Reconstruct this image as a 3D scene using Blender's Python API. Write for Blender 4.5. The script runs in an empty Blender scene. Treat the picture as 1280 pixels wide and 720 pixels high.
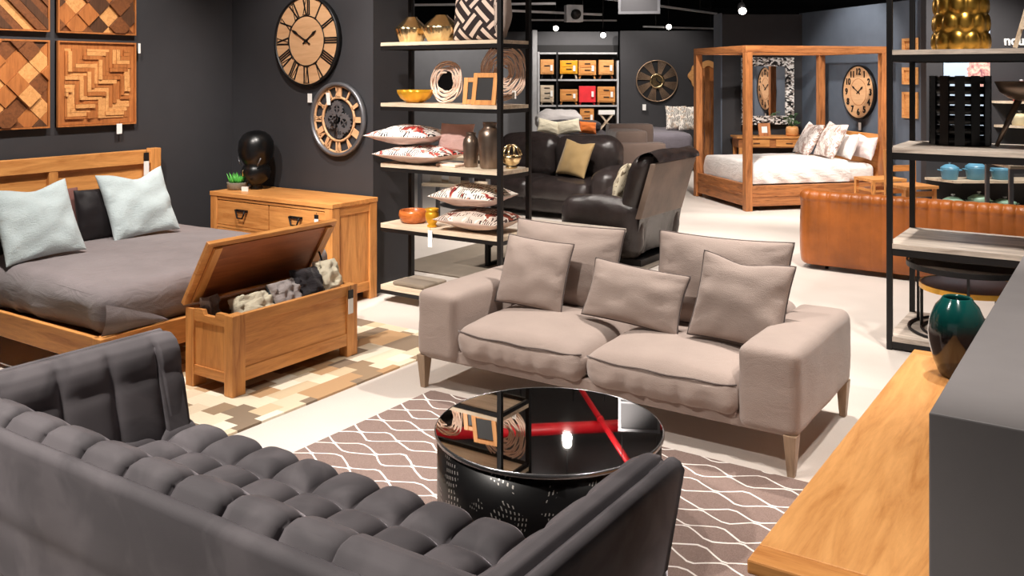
import bpy, bmesh, math, random
from mathutils import Vector, Matrix, noise
random.seed(7)
scene = bpy.context.scene
COL = scene.collection
PI = math.pi
YAW = math.radians(34)          # the far end of the store is turned by this against the near bays
CY, SY = math.cos(YAW), math.sin(YAW)

def far(X, Y, z=0.0):
    """a point of the far, turned half of the store, in its own axes"""
    return (CY*X - SY*Y, SY*X + CY*Y, z)

def lin(c):
    c /= 255.0
    return c/12.92 if c <= .04045 else ((c+.055)/1.055)**2.4
def rgb(r, g, b): return (lin(r), lin(g), lin(b), 1.0)

# ---------------------------------------------------------------- materials
class NT:
    def __init__(s, name):
        s.m = bpy.data.materials.new(name); s.m.use_nodes = True
        s.t = s.m.node_tree; s.b = s.t.nodes['Principled BSDF']
    def n(s, typ, **kw):
        o = s.t.nodes.new(typ)
        for k, v in kw.items():
            if k.startswith('i_'):
                key = k[2:]
                key = int(key) if key.isdigit() else key.replace('_', ' ')
                o.inputs[key].default_value = v
            else: setattr(o, k, v)
        return o
    def l(s, a, b): s.t.links.new(a, b)
    def math(s, op, a, b=None, c=None):
        o = s.t.nodes.new('ShaderNodeMath'); o.operation = op
        for i, x in enumerate((a, b, c)):
            if x is None: continue
            if isinstance(x, (int, float)): o.inputs[i].default_value = x
            else: s.l(x, o.inputs[i])
        return o.outputs[0]
    def coord(s, scale=(1, 1, 1), rot=(0, 0, 0), kind='Object'):
        tc = s.n('ShaderNodeTexCoord'); mp = s.n('ShaderNodeMapping')
        mp.inputs['Scale'].default_value = scale; mp.inputs['Rotation'].default_value = rot
        s.l(tc.outputs[kind], mp.inputs['Vector']); return mp.outputs[0]
    def noise(s, vec, scale, detail=3, rough=.55, dist=0):
        o = s.n('ShaderNodeTexNoise'); o.inputs['Scale'].default_value = scale
        o.inputs['Detail'].default_value = detail; o.inputs['Roughness'].default_value = rough
        o.inputs['Distortion'].default_value = dist
        if vec is not None: s.l(vec, o.inputs['Vector'])
        return o
    def ramp(s, fac, stops, interp='LINEAR'):
        o = s.n('ShaderNodeValToRGB'); e = o.color_ramp.elements; o.color_ramp.interpolation = interp
        while len(e) < len(stops): e.new(.5)
        for el, (p, c) in zip(e, stops): el.position = p; el.color = c
        s.l(fac, o.inputs[0]); return o.outputs[0]
    def bump(s, h, strength, dist=.01):
        o = s.n('ShaderNodeBump'); o.inputs['Strength'].default_value = strength
        o.inputs['Distance'].default_value = dist; s.l(h, o.inputs['Height'])
        s.l(o.outputs[0], s.b.inputs['Normal']); return o
    def mix(s, fac, a, b):
        o = s.n('ShaderNodeMix', data_type='RGBA')
        if isinstance(fac, (int, float)): o.inputs[0].default_value = fac
        else: s.l(fac, o.inputs[0])
        for i, x in ((6, a), (7, b)):
            if isinstance(x, tuple): o.inputs[i].default_value = x
            else: s.l(x, o.inputs[i])
        return o.outputs[2]
    def set(s, **kw):
        for k, v in kw.items(): s.b.inputs[k.replace('_', ' ')].default_value = v
        return s

def plain(name, c, rough=.5, metal=0, vary=.12, scale=6, bump=0, bscale=60, spec=.5, **kw):
    t = NT(name); t.set(Roughness=rough, Metallic=metal, Specular_IOR_Level=spec, **kw)
    v = t.coord()
    n = t.noise(v, scale, 3)
    lo = tuple(x*(1-vary) for x in c[:3]) + (1,); hi = tuple(min(1, x*(1+vary)) for x in c[:3]) + (1,)
    t.l(t.ramp(n.outputs[0], [(.3, lo), (.7, hi)]), t.b.inputs['Base Color'])
    if bump:
        t.bump(t.noise(v, bscale, 3).outputs[0], bump)
    return t.m

def wood(name, light, dark, axis='x', scale=1.0, rough=.42, knots=True, contrast=1.0):
    t = NT(name); t.set(Roughness=rough)
    st = {'x': (1.2, 11, 11), 'y': (11, 1.2, 11), 'z': (11, 11, 1.2)}[axis]
    v = t.coord(tuple(a*scale for a in st))
    n1 = t.noise(v, 1.6, 5, .6, 1.2); n2 = t.noise(v, 9, 4, .7, .3)
    f = t.math('ADD', t.math('MULTIPLY', n1.outputs[0], .75), t.math('MULTIPLY', n2.outputs[0], .25))
    mid = tuple((a*.6+b*.4) for a, b in zip(light, dark))
    c = t.ramp(f, [(.5-.2/contrast, dark), (.47, mid), (.5+.12/contrast, light)])
    if knots:
        k = t.n('ShaderNodeTexVoronoi'); k.inputs['Scale'].default_value = 1.3*scale
        t.l(t.coord({'x': (.9, 3, 3), 'y': (3, .9, 3), 'z': (3, 3, .9)}[axis]), k.inputs['Vector'])
        c = t.mix(t.ramp(k.outputs['Distance'], [(.02, (1, 1, 1, 1)), (.07, (0, 0, 0, 1))]), c, tuple(x*.35 for x in dark[:3])+(1,))
    t.l(c, t.b.inputs['Base Color']); t.bump(n2.outputs[0], .12, .004)
    return t.m

def cloth(name, c, rough=.85, weave=260, bump=.25, vary=.1, sheen=.25, wrinkle=0.0, wscale=7):
    t = NT(name); t.set(Roughness=rough, Specular_IOR_Level=.2, Sheen_Weight=sheen, Sheen_Roughness=.5)
    v = t.coord(); n = t.noise(v, 5, 3); w = t.noise(v, weave, 2)
    f = t.math('ADD', t.math('MULTIPLY', n.outputs[0], .6), t.math('MULTIPLY', w.outputs[0], .4))
    lo = tuple(x*(1-vary) for x in c[:3]) + (1,); hi = tuple(min(1, x*(1+vary)) for x in c[:3]) + (1,)
    t.l(t.ramp(f, [(.35, lo), (.65, hi)]), t.b.inputs['Base Color'])
    h = w.outputs[0]
    if wrinkle:
        wn = t.noise(t.coord((1, 1, 2.2)), wscale, 3, .5, 1.5)
        h = t.math('ADD', t.math('MULTIPLY', w.outputs[0], .12), t.math('MULTIPLY', wn.outputs[0], wrinkle))
        t.bump(h, .6, .03)
    else: t.bump(h, bump, .003)
    return t.m

M = {}
M['wall_dark'] = plain('charcoal_wall_paint', rgb(50, 49, 52), .7, bump=.05, bscale=180, vary=.05)
M['wall_grey'] = plain('grey_wall_paint', rgb(92, 92, 95), .7, bump=.05, bscale=180, vary=.05)
M['wall_blue'] = plain('slate_blue_wall_paint', rgb(88, 98, 112), .7, bump=.05, bscale=180, vary=.05)
M['ceiling'] = plain('black_ceiling_paint', rgb(42, 42, 45), .85, vary=.2, scale=2)
M['black_metal'] = plain('black_powder_coated_metal', rgb(24, 23, 24), .45, .3, bump=.05, bscale=300)
M['black_gloss'] = plain('glossy_black_ceramic', rgb(9, 9, 10), .32, vary=.1)
M['grey_metal'] = plain('grey_metal', rgb(120, 120, 124), .4, .6)
M['light_metal'] = plain('pale_grey_metal', rgb(190, 190, 192), .45, .3)
M['rim_metal'] = plain('polished_gunmetal', rgb(150, 150, 152), .2, .9)
M['red_pipe'] = plain('red_sprinkler_paint', rgb(225, 32, 44), .4)
M['white'] = plain('white_card', rgb(238, 236, 232), .6, vary=.03)
M['black_card'] = plain('black_card', rgb(18, 16, 18), .5)
OL, OD = rgb(224, 158, 90), rgb(172, 104, 48)
for a in 'xyz': M['oak_'+a] = wood('honey_oak_grain_'+a, OL, OD, a)
for a in 'xyz': M['acacia_'+a] = wood('acacia_grain_'+a, rgb(192, 124, 72), rgb(104, 58, 30), a, 1.2)
M['oak_top'] = wood('pale_honey_oak', rgb(232, 170, 104), rgb(186, 120, 60), 'y', .8)
for a in 'xy': M['shelf_'+a] = wood('bleached_shelf_board_'+a, rgb(226, 208, 184), rgb(168, 148, 124), a, .8, knots=False)
for a in 'xy': M['plank_'+a] = wood('weathered_plank_'+a, rgb(214, 200, 186), rgb(128, 116, 106), a, .8, knots=False, contrast=1.3)
M['w1'] = wood('art_block_pale', rgb(226, 166, 104), rgb(186, 122, 66), 'x', 2, knots=False)
M['w2'] = wood('art_block_tan', rgb(186, 116, 62), rgb(140, 80, 40), 'z', 2, knots=False)
M['w3'] = wood('art_block_brown', rgb(132, 80, 46), rgb(86, 50, 28), 'x', 2, knots=False)
M['w4'] = wood('art_block_walnut', rgb(92, 60, 40), rgb(56, 36, 24), 'z', 2, knots=False)
M['linen'] = cloth('taupe_linen', rgb(162, 145, 136), vary=.06, wrinkle=.13, wscale=8)
M['linen_pipe'] = cloth('dark_taupe_piping', rgb(92, 80, 76))
M['duvet'] = cloth('grey_cotton_duvet', rgb(124, 115, 116), wrinkle=.5, wscale=5)
M['ice'] = cloth('ice_blue_jacquard', rgb(178, 190, 192), vary=.1, wrinkle=.25, wscale=30)
M['brown_satin'] = cloth('brown_satin', rgb(120, 82, 76), .4, sheen=.1)
M['black_satin'] = cloth('black_satin', rgb(30, 26, 28), .5, sheen=.1)
M['cream_cloth'] = cloth('cream_cloth', rgb(232, 222, 196), wrinkle=.6, wscale=12)
M['greige_cloth'] = cloth('greige_cloth', rgb(176, 166, 164), wrinkle=.6, wscale=12)
M['slate_cloth'] = cloth('slate_blue_cloth', rgb(70, 80, 92), wrinkle=.4, wscale=12)
M['charcoal_cloth'] = cloth('charcoal_cloth', rgb(52, 48, 52), wrinkle=.5, wscale=12)
M['white_cloth'] = cloth('white_bed_linen', rgb(240, 234, 230), wrinkle=.7, wscale=6)
M['gold_satin'] = cloth('gold_satin_cushion', rgb(168, 140, 96), .35, sheen=.2)
M['grey_blanket'] = cloth('mid_grey_blanket', rgb(120, 114, 122), wrinkle=.4)
M['quilt'] = cloth('pale_grey_quilt', rgb(190, 184, 182), wrinkle=1.0, wscale=5)
M['brown_cloth'] = cloth('brown_upholstery', rgb(104, 88, 80), vary=.1)
M['pink_cloth'] = cloth('dusty_pink_cloth', rgb(204, 166, 158), wrinkle=.5)
M['orange_cloth'] = cloth('orange_cloth', rgb(214, 112, 44))
M['blue_cloth'] = cloth('pale_blue_cloth', rgb(150, 178, 206))

def velvet():
    t = NT('grey_velvet'); t.set(Roughness=.75, Specular_IOR_Level=.25, Sheen_Weight=1.0, Sheen_Roughness=.28)
    t.b.inputs['Sheen Tint'].default_value = rgb(236, 228, 236)
    n = t.noise(t.coord((1, 1, 1)), 4.5, 3, .5, .8)
    t.l(t.ramp(n.outputs[0], [(.40, rgb(88, 84, 87)), (.58, rgb(106, 101, 104))]), t.b.inputs['Base Color'])
    t.bump(t.noise(t.coord(), 400, 2).outputs[0], .15, .002)
    return t.m
M['velvet'] = velvet()

def leather(name, c, rough=.32, wr=.5):
    t = NT(name); t.set(Roughness=rough)
    v = t.coord(); n = t.noise(v, 3, 4); w = t.noise(v, 6, 3, .5, 1.2); g = t.n('ShaderNodeTexVoronoi'); g.inputs['Scale'].default_value = 160
    t.l(v, g.inputs['Vector'])
    lo = tuple(x*.65 for x in c[:3])+(1,); hi = tuple(min(1, x*1.3) for x in c[:3])+(1,)
    t.l(t.ramp(n.outputs[0], [(.3, lo), (.7, hi)]), t.b.inputs['Base Color'])
    t.bump(t.math('ADD', t.math('MULTIPLY', w.outputs[0], wr), t.math('MULTIPLY', g.outputs['Distance'], .08)), .5, .03)
    return t.m
M['black_leather'] = leather('black_leather', rgb(46, 39, 38), .27, .6)
M['brown_vinyl'] = leather('dark_taupe_leather_back', rgb(118, 100, 88), .5, .2)
M['tan_leather'] = leather('tan_leather', rgb(168, 94, 38), .33, .12)

def floor_mat():
    t = NT('cream_polished_floor'); t.set(Roughness=.45, Specular_IOR_Level=.4)
    v = t.coord(); n = t.noise(v, .7, 4); n2 = t.noise(v, 120, 2)
    f = t.math('ADD', t.math('MULTIPLY', n.outputs[0], .8), t.math('MULTIPLY', n2.outputs[0], .2))
    t.l(t.ramp(f, [(.35, rgb(200, 190, 181)), (.65, rgb(222, 213, 205))]), t.b.inputs['Base Color'])
    t.bump(n2.outputs[0], .05, .002); return t.m
M['floor'] = floor_mat()

def diamond_rug():
    t = NT('diamond_trellis_rug'); t.set(Roughness=.95, Specular_IOR_Level=.1)
    v = t.coord(); wob = t.noise(v, 3.2, 2)
    sx = t.n('ShaderNodeSeparateXYZ'); t.l(v, sx.inputs[0])
    wx = t.math('ADD', sx.outputs[0], t.math('MULTIPLY', t.math('SUBTRACT', wob.outputs[0], .5), .10))
    wy = t.math('ADD', sx.outputs[1], t.math('MULTIPLY', t.math('SUBTRACT', t.noise(v, 2.1, 1).outputs[0], .5), .10))
    tri = t.math('PINGPONG', t.math('MULTIPLY', wx, 1/.12), 1.0)      # 0..1..0
    tri = t.math('MINIMUM', t.math('MAXIMUM', tri, .10), .86)
    a = t.math('MULTIPLY', tri, .068)
    masks = []
    for sgn in (1, -1):
        q = t.math('ADD', wy, t.math('MULTIPLY', a, sgn))
        d = t.math('ABSOLUTE', t.math('SUBTRACT', t.math('FRACT', t.math('MULTIPLY', q, 1/.17)), .5))
        masks.append(t.math('LESS_THAN', d, .030))
    msk = t.math('MAXIMUM', *masks)
    fib = t.noise(v, 300, 2)
    base = t.ramp(fib.outputs[0], [(.3, rgb(116, 98, 92)), (.7, rgb(146, 126, 118))])
    t.l(t.mix(msk, base, rgb(232, 226, 220)), t.b.inputs['Base Color'])
    t.bump(t.math('ADD', t.math('MULTIPLY', fib.outputs[0], .5), msk), .4, .006)
    return t.m
M['rug'] = diamond_rug()

def patch_rug():
    t = NT('patchwork_hide_rug'); t.set(Roughness=.9, Specular_IOR_Level=.15)
    v = t.coord(); sx = t.n('ShaderNodeSeparateXYZ'); t.l(v, sx.inputs[0])
    def layer(px, py, seed):
        row = t.math('FLOOR', t.math('MULTIPLY', sx.outputs[0], 1/px))
        w = t.n('ShaderNodeTexWhiteNoise', noise_dimensions='1D'); t.l(t.math('ADD', row, seed), w.inputs['W'])
        yy = t.math('ADD', t.math('MULTIPLY', sx.outputs[1], 1/py), t.math('MULTIPLY', w.outputs[0], 5))
        col = t.math('FLOOR', yy)
        c = t.n('ShaderNodeCombineXYZ'); t.l(row, c.inputs[0]); t.l(col, c.inputs[1]); c.inputs[2].default_value = seed
        w2 = t.n('ShaderNodeTexWhiteNoise', noise_dimensions='3D'); t.l(c.outputs[0], w2.inputs['Vector'])
        return w2.outputs['Value']
    a, b = layer(.105, .15, 3.0), layer(.21, .30, 9.0)
    f = t.mix(t.math('GREATER_THAN', b, .85), a, b)
    s2 = t.n('ShaderNodeSeparateColor'); t.l(f, s2.inputs[0])
    c = t.ramp(s2.outputs[0], [(0, rgb(236, 222, 196)), (.22, rgb(214, 192, 158)), (.42, rgb(244, 234, 214)), (.62, rgb(156, 132, 106)),
                           (.72, rgb(226, 208, 180)), (.86, rgb(190, 152, 112)), (.94, rgb(136, 118, 100))], 'CONSTANT')
    n = t.noise(t.coord((1, 6, 1)), 30, 3)
    t.l(t.mix(t.math('MULTIPLY', n.outputs[0], .25), c, rgb(160, 140, 118)), t.b.inputs['Base Color'])
    t.bump(n.outputs[0], .2, .004); return t.m
M['patch'] = patch_rug()

def floral(name, base, seed, leaf=rgb(44, 42, 44), red=rgb(190, 60, 50), blush=rgb(224, 150, 136)):
    t = NT(name); t.set(Roughness=.8, Specular_IOR_Level=.2)
    v0 = t.coord(); ad = t.n('ShaderNodeVectorMath'); ad.operation = 'ADD'; t.l(v0, ad.inputs[0]); ad.inputs[1].default_value = (seed, seed*1.7, seed*.6)
    v = ad.outputs[0]
    n1 = t.noise(v, 11, 2, .5, 1.0); n2 = t.noise(v, 12, 1, .5, .8)
    wv = t.n('ShaderNodeTexWave'); wv.inputs['Scale'].default_value = 16; wv.inputs['Distortion'].default_value = 9; wv.inputs['Detail'].default_value = 1
    wv.inputs['Detail Scale'].default_value = .6; t.l(v, wv.inputs['Vector'])
    lm = t.math('MULTIPLY', t.math('GREATER_THAN', n1.outputs[0], .50), t.math('GREATER_THAN', wv.outputs['Fac'], .58))
    c = t.mix(t.math('GREATER_THAN', n2.outputs[0], .57), base, blush)
    c = t.mix(t.math('GREATER_THAN', n2.outputs[0], .62), c, red)
    c = t.mix(lm, c, leaf)
    t.l(c, t.b.inputs['Base Color']); t.bump(t.noise(v, 200, 2).outputs[0], .15, .003); return t.m
M['floral_a'] = floral('white_floral_print', rgb(240, 232, 226), 1.3)
M['floral_b'] = floral('white_coral_floral_print', rgb(238, 230, 224), 5.1, red=rgb(216, 80, 70))
M['floral_c'] = floral('cream_crimson_floral_print', rgb(228, 218, 206), 8.4, leaf=rgb(58, 42, 40), red=rgb(140, 40, 40), blush=rgb(180, 130, 110))
M['floral_d'] = floral('taupe_floral_print', rgb(192, 176, 164), 12.2, leaf=rgb(64, 48, 44), red=rgb(132, 60, 44), blush=rgb(226, 214, 200))
M['damask'] = floral('brown_on_white_damask', rgb(232, 222, 216), 3.7, leaf=rgb(150, 122, 112), red=rgb(176, 150, 140), blush=rgb(206, 188, 180))
M['script_cloth'] = floral('cream_cloth_with_faint_print', rgb(222, 210, 184), 6.6, leaf=rgb(120, 104, 84), red=rgb(170, 150, 120), blush=rgb(206, 190, 160))
M['floral_edge'] = cloth('blush_cushion_backing', rgb(222, 196, 184))

def key_pattern():
    t = NT('black_and_cream_maze_print'); t.set(Roughness=.85, Specular_IOR_Level=.2)
    v = t.coord((1, 1, 1), (0, math.radians(45), 0)); sx = t.n('ShaderNodeSeparateXYZ'); t.l(v, sx.inputs[0])
    c = .15
    X = t.math('MULTIPLY', sx.outputs[0], 1/c); Z = t.math('MULTIPLY', sx.outputs[2], 1/c)
    par = t.math('MODULO', t.math('ADD', t.math('ADD', t.math('FLOOR', X), t.math('FLOOR', Z)), 100), 2.0)
    s1 = t.math('LESS_THAN', t.math('ABSOLUTE', t.math('SUBTRACT', t.math('FRACT', t.math('MULTIPLY', X, 2.0)), .5)), .2)
    s2 = t.math('LESS_THAN', t.math('ABSOLUTE', t.math('SUBTRACT', t.math('FRACT', t.math('MULTIPLY', Z, 2.0)), .5)), .2)
    m = t.math('ADD', t.math('MULTIPLY', par, s1), t.math('MULTIPLY', t.math('SUBTRACT', 1.0, par), s2))
    t.l(t.mix(m, rgb(46, 38, 38), rgb(206, 184, 168)), t.b.inputs['Base Color']); return t.m
M['maze'] = key_pattern()

def mosaic():
    t = NT('black_and_white_mosaic'); t.set(Roughness=.3)
    br = t.n('ShaderNodeTexVoronoi'); br.distance = 'CHEBYCHEV'; br.inputs['Scale'].default_value = 26
    t.l(t.coord((1, 1, 1.6)), br.inputs['Vector'])
    s = t.n('ShaderNodeSeparateColor'); t.l(br.outputs['Color'], s.inputs[0])
    t.l(t.ramp(s.outputs[0], [(0, rgb(30, 28, 28)), (.4, rgb(236, 232, 228)), (.8, rgb(150, 140, 134))], 'CONSTANT'), t.b.inputs['Base Color']); return t.m
M['mosaic'] = mosaic()

def gradient_glaze():
    t = NT('teal_over_black_glaze'); t.set(Roughness=.14, Coat_Weight=.5)
    v = t.coord(); sx = t.n('ShaderNodeSeparateXYZ'); t.l(v, sx.inputs[0])
    f = t.math('ADD', sx.outputs[2], t.math('MULTIPLY', t.math('SUBTRACT', t.noise(v, 9, 3).outputs[0], .5), .05))
    t.l(t.ramp(t.math('MULTIPLY', f, 2.6), [(.50, rgb(20, 15, 16)), (.66, rgb(8, 58, 56)), (.9, rgb(14, 84, 80))]), t.b.inputs['Base Color']); return t.m
M['teal_glaze'] = gradient_glaze()
M['gold'] = plain('brushed_gold', rgb(214, 164, 74), .3, 1.0, vary=.15)
M['gold_pale'] = plain('champagne_gold', rgb(222, 196, 150), .25, 1.0, vary=.15)
M['gold_paint'] = plain('mustard_gold_lacquer', rgb(222, 164, 44), .3, .5)
M['bronze'] = plain('dark_bronze', rgb(128, 112, 100), .34, .85, vary=.2)
M['table_dark'] = plain('dark_brown_table_top', rgb(58, 48, 42), .35)
M['copper_wood'] = wood('orange_brown_turned_wood', rgb(206, 116, 56), rgb(140, 66, 28), 'x', 1, .25, knots=False)
M['wicker'] = wood('pale_wicker', rgb(246, 222, 204), rgb(206, 164, 140), 'x', 3, .6, knots=False)
M['mirror'] = NT('silvered_mirror').set(Metallic=1.0, Roughness=.02).m
M['mirror'].node_tree.nodes['Principled BSDF'].inputs['Base Color'].default_value = (.8, .8, .8, 1)
M['black_mirror'] = NT('smoked_mirror_glass').set(Metallic=1.0, Roughness=.015).m
M['black_mirror'].node_tree.nodes['Principled BSDF'].inputs['Base Color'].default_value = (.72, .70, .68, 1)
M['smoke_glass'] = NT('smoked_glass').set(Roughness=.03, Transmission_Weight=.55, IOR=1.45).m
M['smoke_glass'].node_tree.nodes['Principled BSDF'].inputs['Base Color'].default_value = rgb(120, 112, 108)
M['soil'] = plain('dark_soil', rgb(50, 40, 32), .9)
M['leaf'] = plain('bright_green_leaf', rgb(84, 176, 70), .45, vary=.3, scale=14)
M['leaf_dark'] = plain('dark_green_leaf', rgb(60, 96, 52), .5, vary=.3, scale=14)
M['stone_pot'] = plain('grey_stone_pot', rgb(128, 120, 106), .8, bump=.3, bscale=40)
M['blue_enamel'] = plain('blue_enamel', rgb(96, 156, 186), .3)
M['green_enamel'] = plain('sage_enamel', rgb(148, 186, 164), .3)
M['cream_enamel'] = plain('cream_enamel', rgb(222, 208, 170), .3)
M['red_enamel'] = plain('red_enamel', rgb(226, 38, 58), .3)
M['yellow_paint'] = plain('amber_lacquer', rgb(230, 160, 34), .4)
M['red_paint'] = plain('red_lacquer', rgb(226, 52, 60), .4)
M['box_grey'] = plain('grey_laminate', rgb(146, 141, 141), .55, bump=.05, bscale=300, vary=.04)
M['grey_rug'] = cloth('grey_brown_rug', rgb(124, 112, 98))
M['clock_face'] = wood('pale_clock_face', rgb(226, 180, 136), rgb(198, 148, 104), 'x', .6, .5, knots=False)

def lamp_glow():
    m = bpy.data.materials.new('lamp_lens'); m.use_nodes = True
    b = m.node_tree.nodes['Principled BSDF']; b.inputs['Emission Color'].default_value = (1, .93, .82, 1); b.inputs['Emission Strength'].default_value = 14
    return m
M['lens'] = lamp_glow()
M['lid_inside'] = wood('reddish_brown_ply', rgb(170, 98, 54), rgb(120, 64, 34), 'y', .8, knots=False)

def perforated():
    t = NT('black_metal_with_painted_slot_glints'); t.set(Roughness=.3, Metallic=.4)
    t.b.inputs['Base Color'].default_value = rgb(14, 13, 14)
    v = t.coord(); sx = t.n('ShaderNodeSeparateXYZ'); t.l(v, sx.inputs[0])
    ang = t.math('ARCTAN2', sx.outputs[1], sx.outputs[0])
    big = t.noise(v, 4.5, 1)
    u = t.math('ADD', t.math('MULTIPLY', ang, 30), t.math('MULTIPLY', big.outputs[0], 9))
    w = t.math('ADD', t.math('MULTIPLY', sx.outputs[2], 46), t.math('MULTIPLY', t.noise(v, 3.1, 1).outputs[0], 9))
    du = t.math('ABSOLUTE', t.math('SUBTRACT', t.math('FRACT', u), .5)); dw = t.math('ABSOLUTE', t.math('SUBTRACT', t.math('FRACT', w), .5))
    hole = t.math('MULTIPLY', t.math('LESS_THAN', du, .15), t.math('LESS_THAN', dw, .26))  # no real openings: pale slots, the bright glints put into the colour
    hole = t.math('MULTIPLY', hole, t.math('GREATER_THAN', t.noise(v, 7, 2).outputs[0], .53))
    t.l(t.mix(hole, rgb(14, 13, 14), rgb(170, 165, 160)), t.b.inputs['Base Color']); t.l(t.math('MULTIPLY', hole, .6), t.b.inputs['Metallic']); t.bump(hole, .5, .004); return t.m
M['perf_glints'] = perforated()

def poster_mat():
    t = NT('pale_blue_poster_with_pink_bloom'); t.set(Roughness=.5)
    v = t.coord(); d = t.n('ShaderNodeVectorMath'); d.operation = 'DISTANCE'; t.l(v, d.inputs[0]); d.inputs[1].default_value = (.22, 0, .86)
    r = t.math('ADD', d.outputs['Value'], t.math('MULTIPLY', t.math('SUBTRACT', t.noise(v, 5, 3).outputs[0], .5), .3))
    n = t.noise(v, 12, 3, .6, 2)
    pink = t.ramp(n.outputs[0], [(.35, rgb(150, 92, 104)), (.5, rgb(226, 170, 158)), (.65, rgb(240, 208, 190))])
    t.l(t.mix(t.math('LESS_THAN', r, .22), rgb(178, 200, 224), pink), t.b.inputs['Base Color']); return t.m
M['poster'] = poster_mat()

# ---------------------------------------------------------------- mesh builder
class MB:
    def __init__(s): s.bm = bmesh.new()
    def _mi(s, faces, mi, smooth):
        for f in faces: f.material_index = mi; f.smooth = smooth
    def box(s, c, size, rot=None, mi=0, bevel=0, seg=2, smooth=False):
        r = bmesh.ops.create_cube(s.bm, size=1.0)
        vs = r['verts']
        for v in vs: v.co = Vector((v.co.x*size[0], v.co.y*size[1], v.co.z*size[2]))
        fs = list({f for v in vs for f in v.link_faces})
        if bevel:
            es = list({e for v in vs for e in v.link_edges})
            rr = bmesh.ops.bevel(s.bm, geom=es, offset=min(bevel, min(size)*.499), segments=seg, affect='EDGES', profile=.5)
            vs = list({v for f in rr['faces'] for v in f.verts} | {v for v in vs if v.is_valid})
            fs = list({f for v in vs for f in v.link_faces})
        m = Matrix.Translation(Vector(c))
        if rot is not None:
            m = m @ (rot.to_4x4() if isinstance(rot, Matrix) else Matrix.Rotation(rot, 4, 'Z'))
        for v in vs: v.co = m @ v.co
        s._mi(fs, mi, smooth); return vs
    def b2(s, lo, hi, **k):
        return s.box([(a+b)/2 for a, b in zip(lo, hi)], [abs(b-a) for a, b in zip(lo, hi)], **k)
    def ring(s, pts): return [s.bm.verts.new(p) for p in pts]
    def loft(s, rings, close=True, caps=True, mi=0, smooth=True):
        R = [s.ring(r) for r in rings]; fs = []; n = len(R[0])
        for a, b in zip(R, R[1:]):
            for i in range(n if close else n-1):
                j = (i+1) % n
                fs.append(s.bm.faces.new((a[i], a[j], b[j], b[i])))
        if caps and close:
            fs.append(s.bm.faces.new(list(reversed(R[0])))); fs.append(s.bm.faces.new(R[-1]))
        s._mi(fs, mi, smooth); return R
    def cyl(s, p0, p1, r0, r1=None, seg=14, mi=0, smooth=True, rot0=0):
        r1 = r0 if r1 is None else r1
        p0, p1 = Vector(p0), Vector(p1); d = (p1-p0).normalized()
        a = d.orthogonal().normalized() if abs(d.z) < .999 else Vector((1, 0, 0)); b = d.cross(a)
        rg = [[p+(a*math.cos(2*PI*i/seg+rot0)+b*math.sin(2*PI*i/seg+rot0))*r for i in range(seg)] for p, r in ((p0, r0), (p1, r1))]
        s.loft(rg, mi=mi, smooth=smooth)
    def bar(s, p0, p1, w, h=None, mi=0):
        """square bar between two points"""
        p0, p1 = Vector(p0), Vector(p1); h = h or w; d = (p1-p0).normalized()
        a = d.cross(Vector((0, 0, 1)))
        a = Vector((1, 0, 0)) if a.length < 1e-4 else a.normalized()
        b = a.cross(d)
        s.loft([[p+a*(w/2*i)+b*(h/2*j) for i, j in ((1, 1), (-1, 1), (-1, -1), (1, -1))] for p in (p0, p1)], mi=mi, smooth=False)
    def tube(s, pts, r, seg=8, closed=False, mi=0):
        pts = [Vector(p) for p in pts]; n = len(pts); rings = []
        prev = None
        for i, p in enumerate(pts):
            if closed: d = (pts[(i+1) % n]-pts[i-1]).normalized()
            else: d = (pts[min(i+1, n-1)]-pts[max(i-1, 0)]).normalized()
            a = (prev - d*prev.dot(d)) if prev is not None else d.orthogonal()
            a = a.normalized() if a.length > 1e-6 else d.orthogonal().normalized()
            prev = a; b = d.cross(a); rr = r(i/(n-1)) if callable(r) else r
            rings.append([p+(a*math.cos(2*PI*k/seg)+b*math.sin(2*PI*k/seg))*rr for k in range(seg)])
        if closed:
            # align seam
            R = [s.ring(q) for q in rings]; fs = []
            best = min(range(seg), key=lambda o: (R[0][o].co-R[-1][0].co).length)
            for i in range(n):
                a, b2 = R[i], R[(i+1) % n]; o = best if i == n-1 else 0
                for k in range(seg):
                    fs.append(s.bm.faces.new((a[k], a[(k+1) % seg], b2[(k+1+o) % seg], b2[(k+o) % seg])))
            s._mi(fs, mi, True)
        else: s.loft(rings, mi=mi)
    def lathe(s, prof, c=(0, 0, 0), seg=28, mi=0, smooth=True, mod=None):
        rings = []
        for r, z in prof:
            q = []
            for i in range(seg):
                a = 2*PI*i/seg; rr = max(r, .0004)*(mod(a, z) if mod else 1)
                q.append((c[0]+rr*math.cos(a), c[1]+rr*math.sin(a), c[2]+z))
            rings.append(q)
        s.loft(rings, mi=mi, smooth=smooth)
    def prism(s, poly, lo, hi, axis='y', mi=0, smooth=False):
        def P(a, b, k): return {'x': (k, a, b), 'y': (a, k, b), 'z': (a, b, k)}[axis]
        s.loft([[P(a, b, lo) for a, b in poly], [P(a, b, hi) for a, b in poly]], mi=mi, smooth=smooth)
    def grid(s, f, nu, nv, mi=0, smooth=True, flip=False):
        V = [[s.bm.verts.new(f(i/nu, j/nv)) for j in range(nv+1)] for i in range(nu+1)]; fs = []
        for i in range(nu):
            for j in range(nv):
                q = (V[i][j], V[i+1][j], V[i+1][j+1], V[i][j+1])
                fs.append(s.bm.faces.new(tuple(reversed(q)) if flip else q))
        s._mi(fs, mi, smooth); return V
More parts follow.
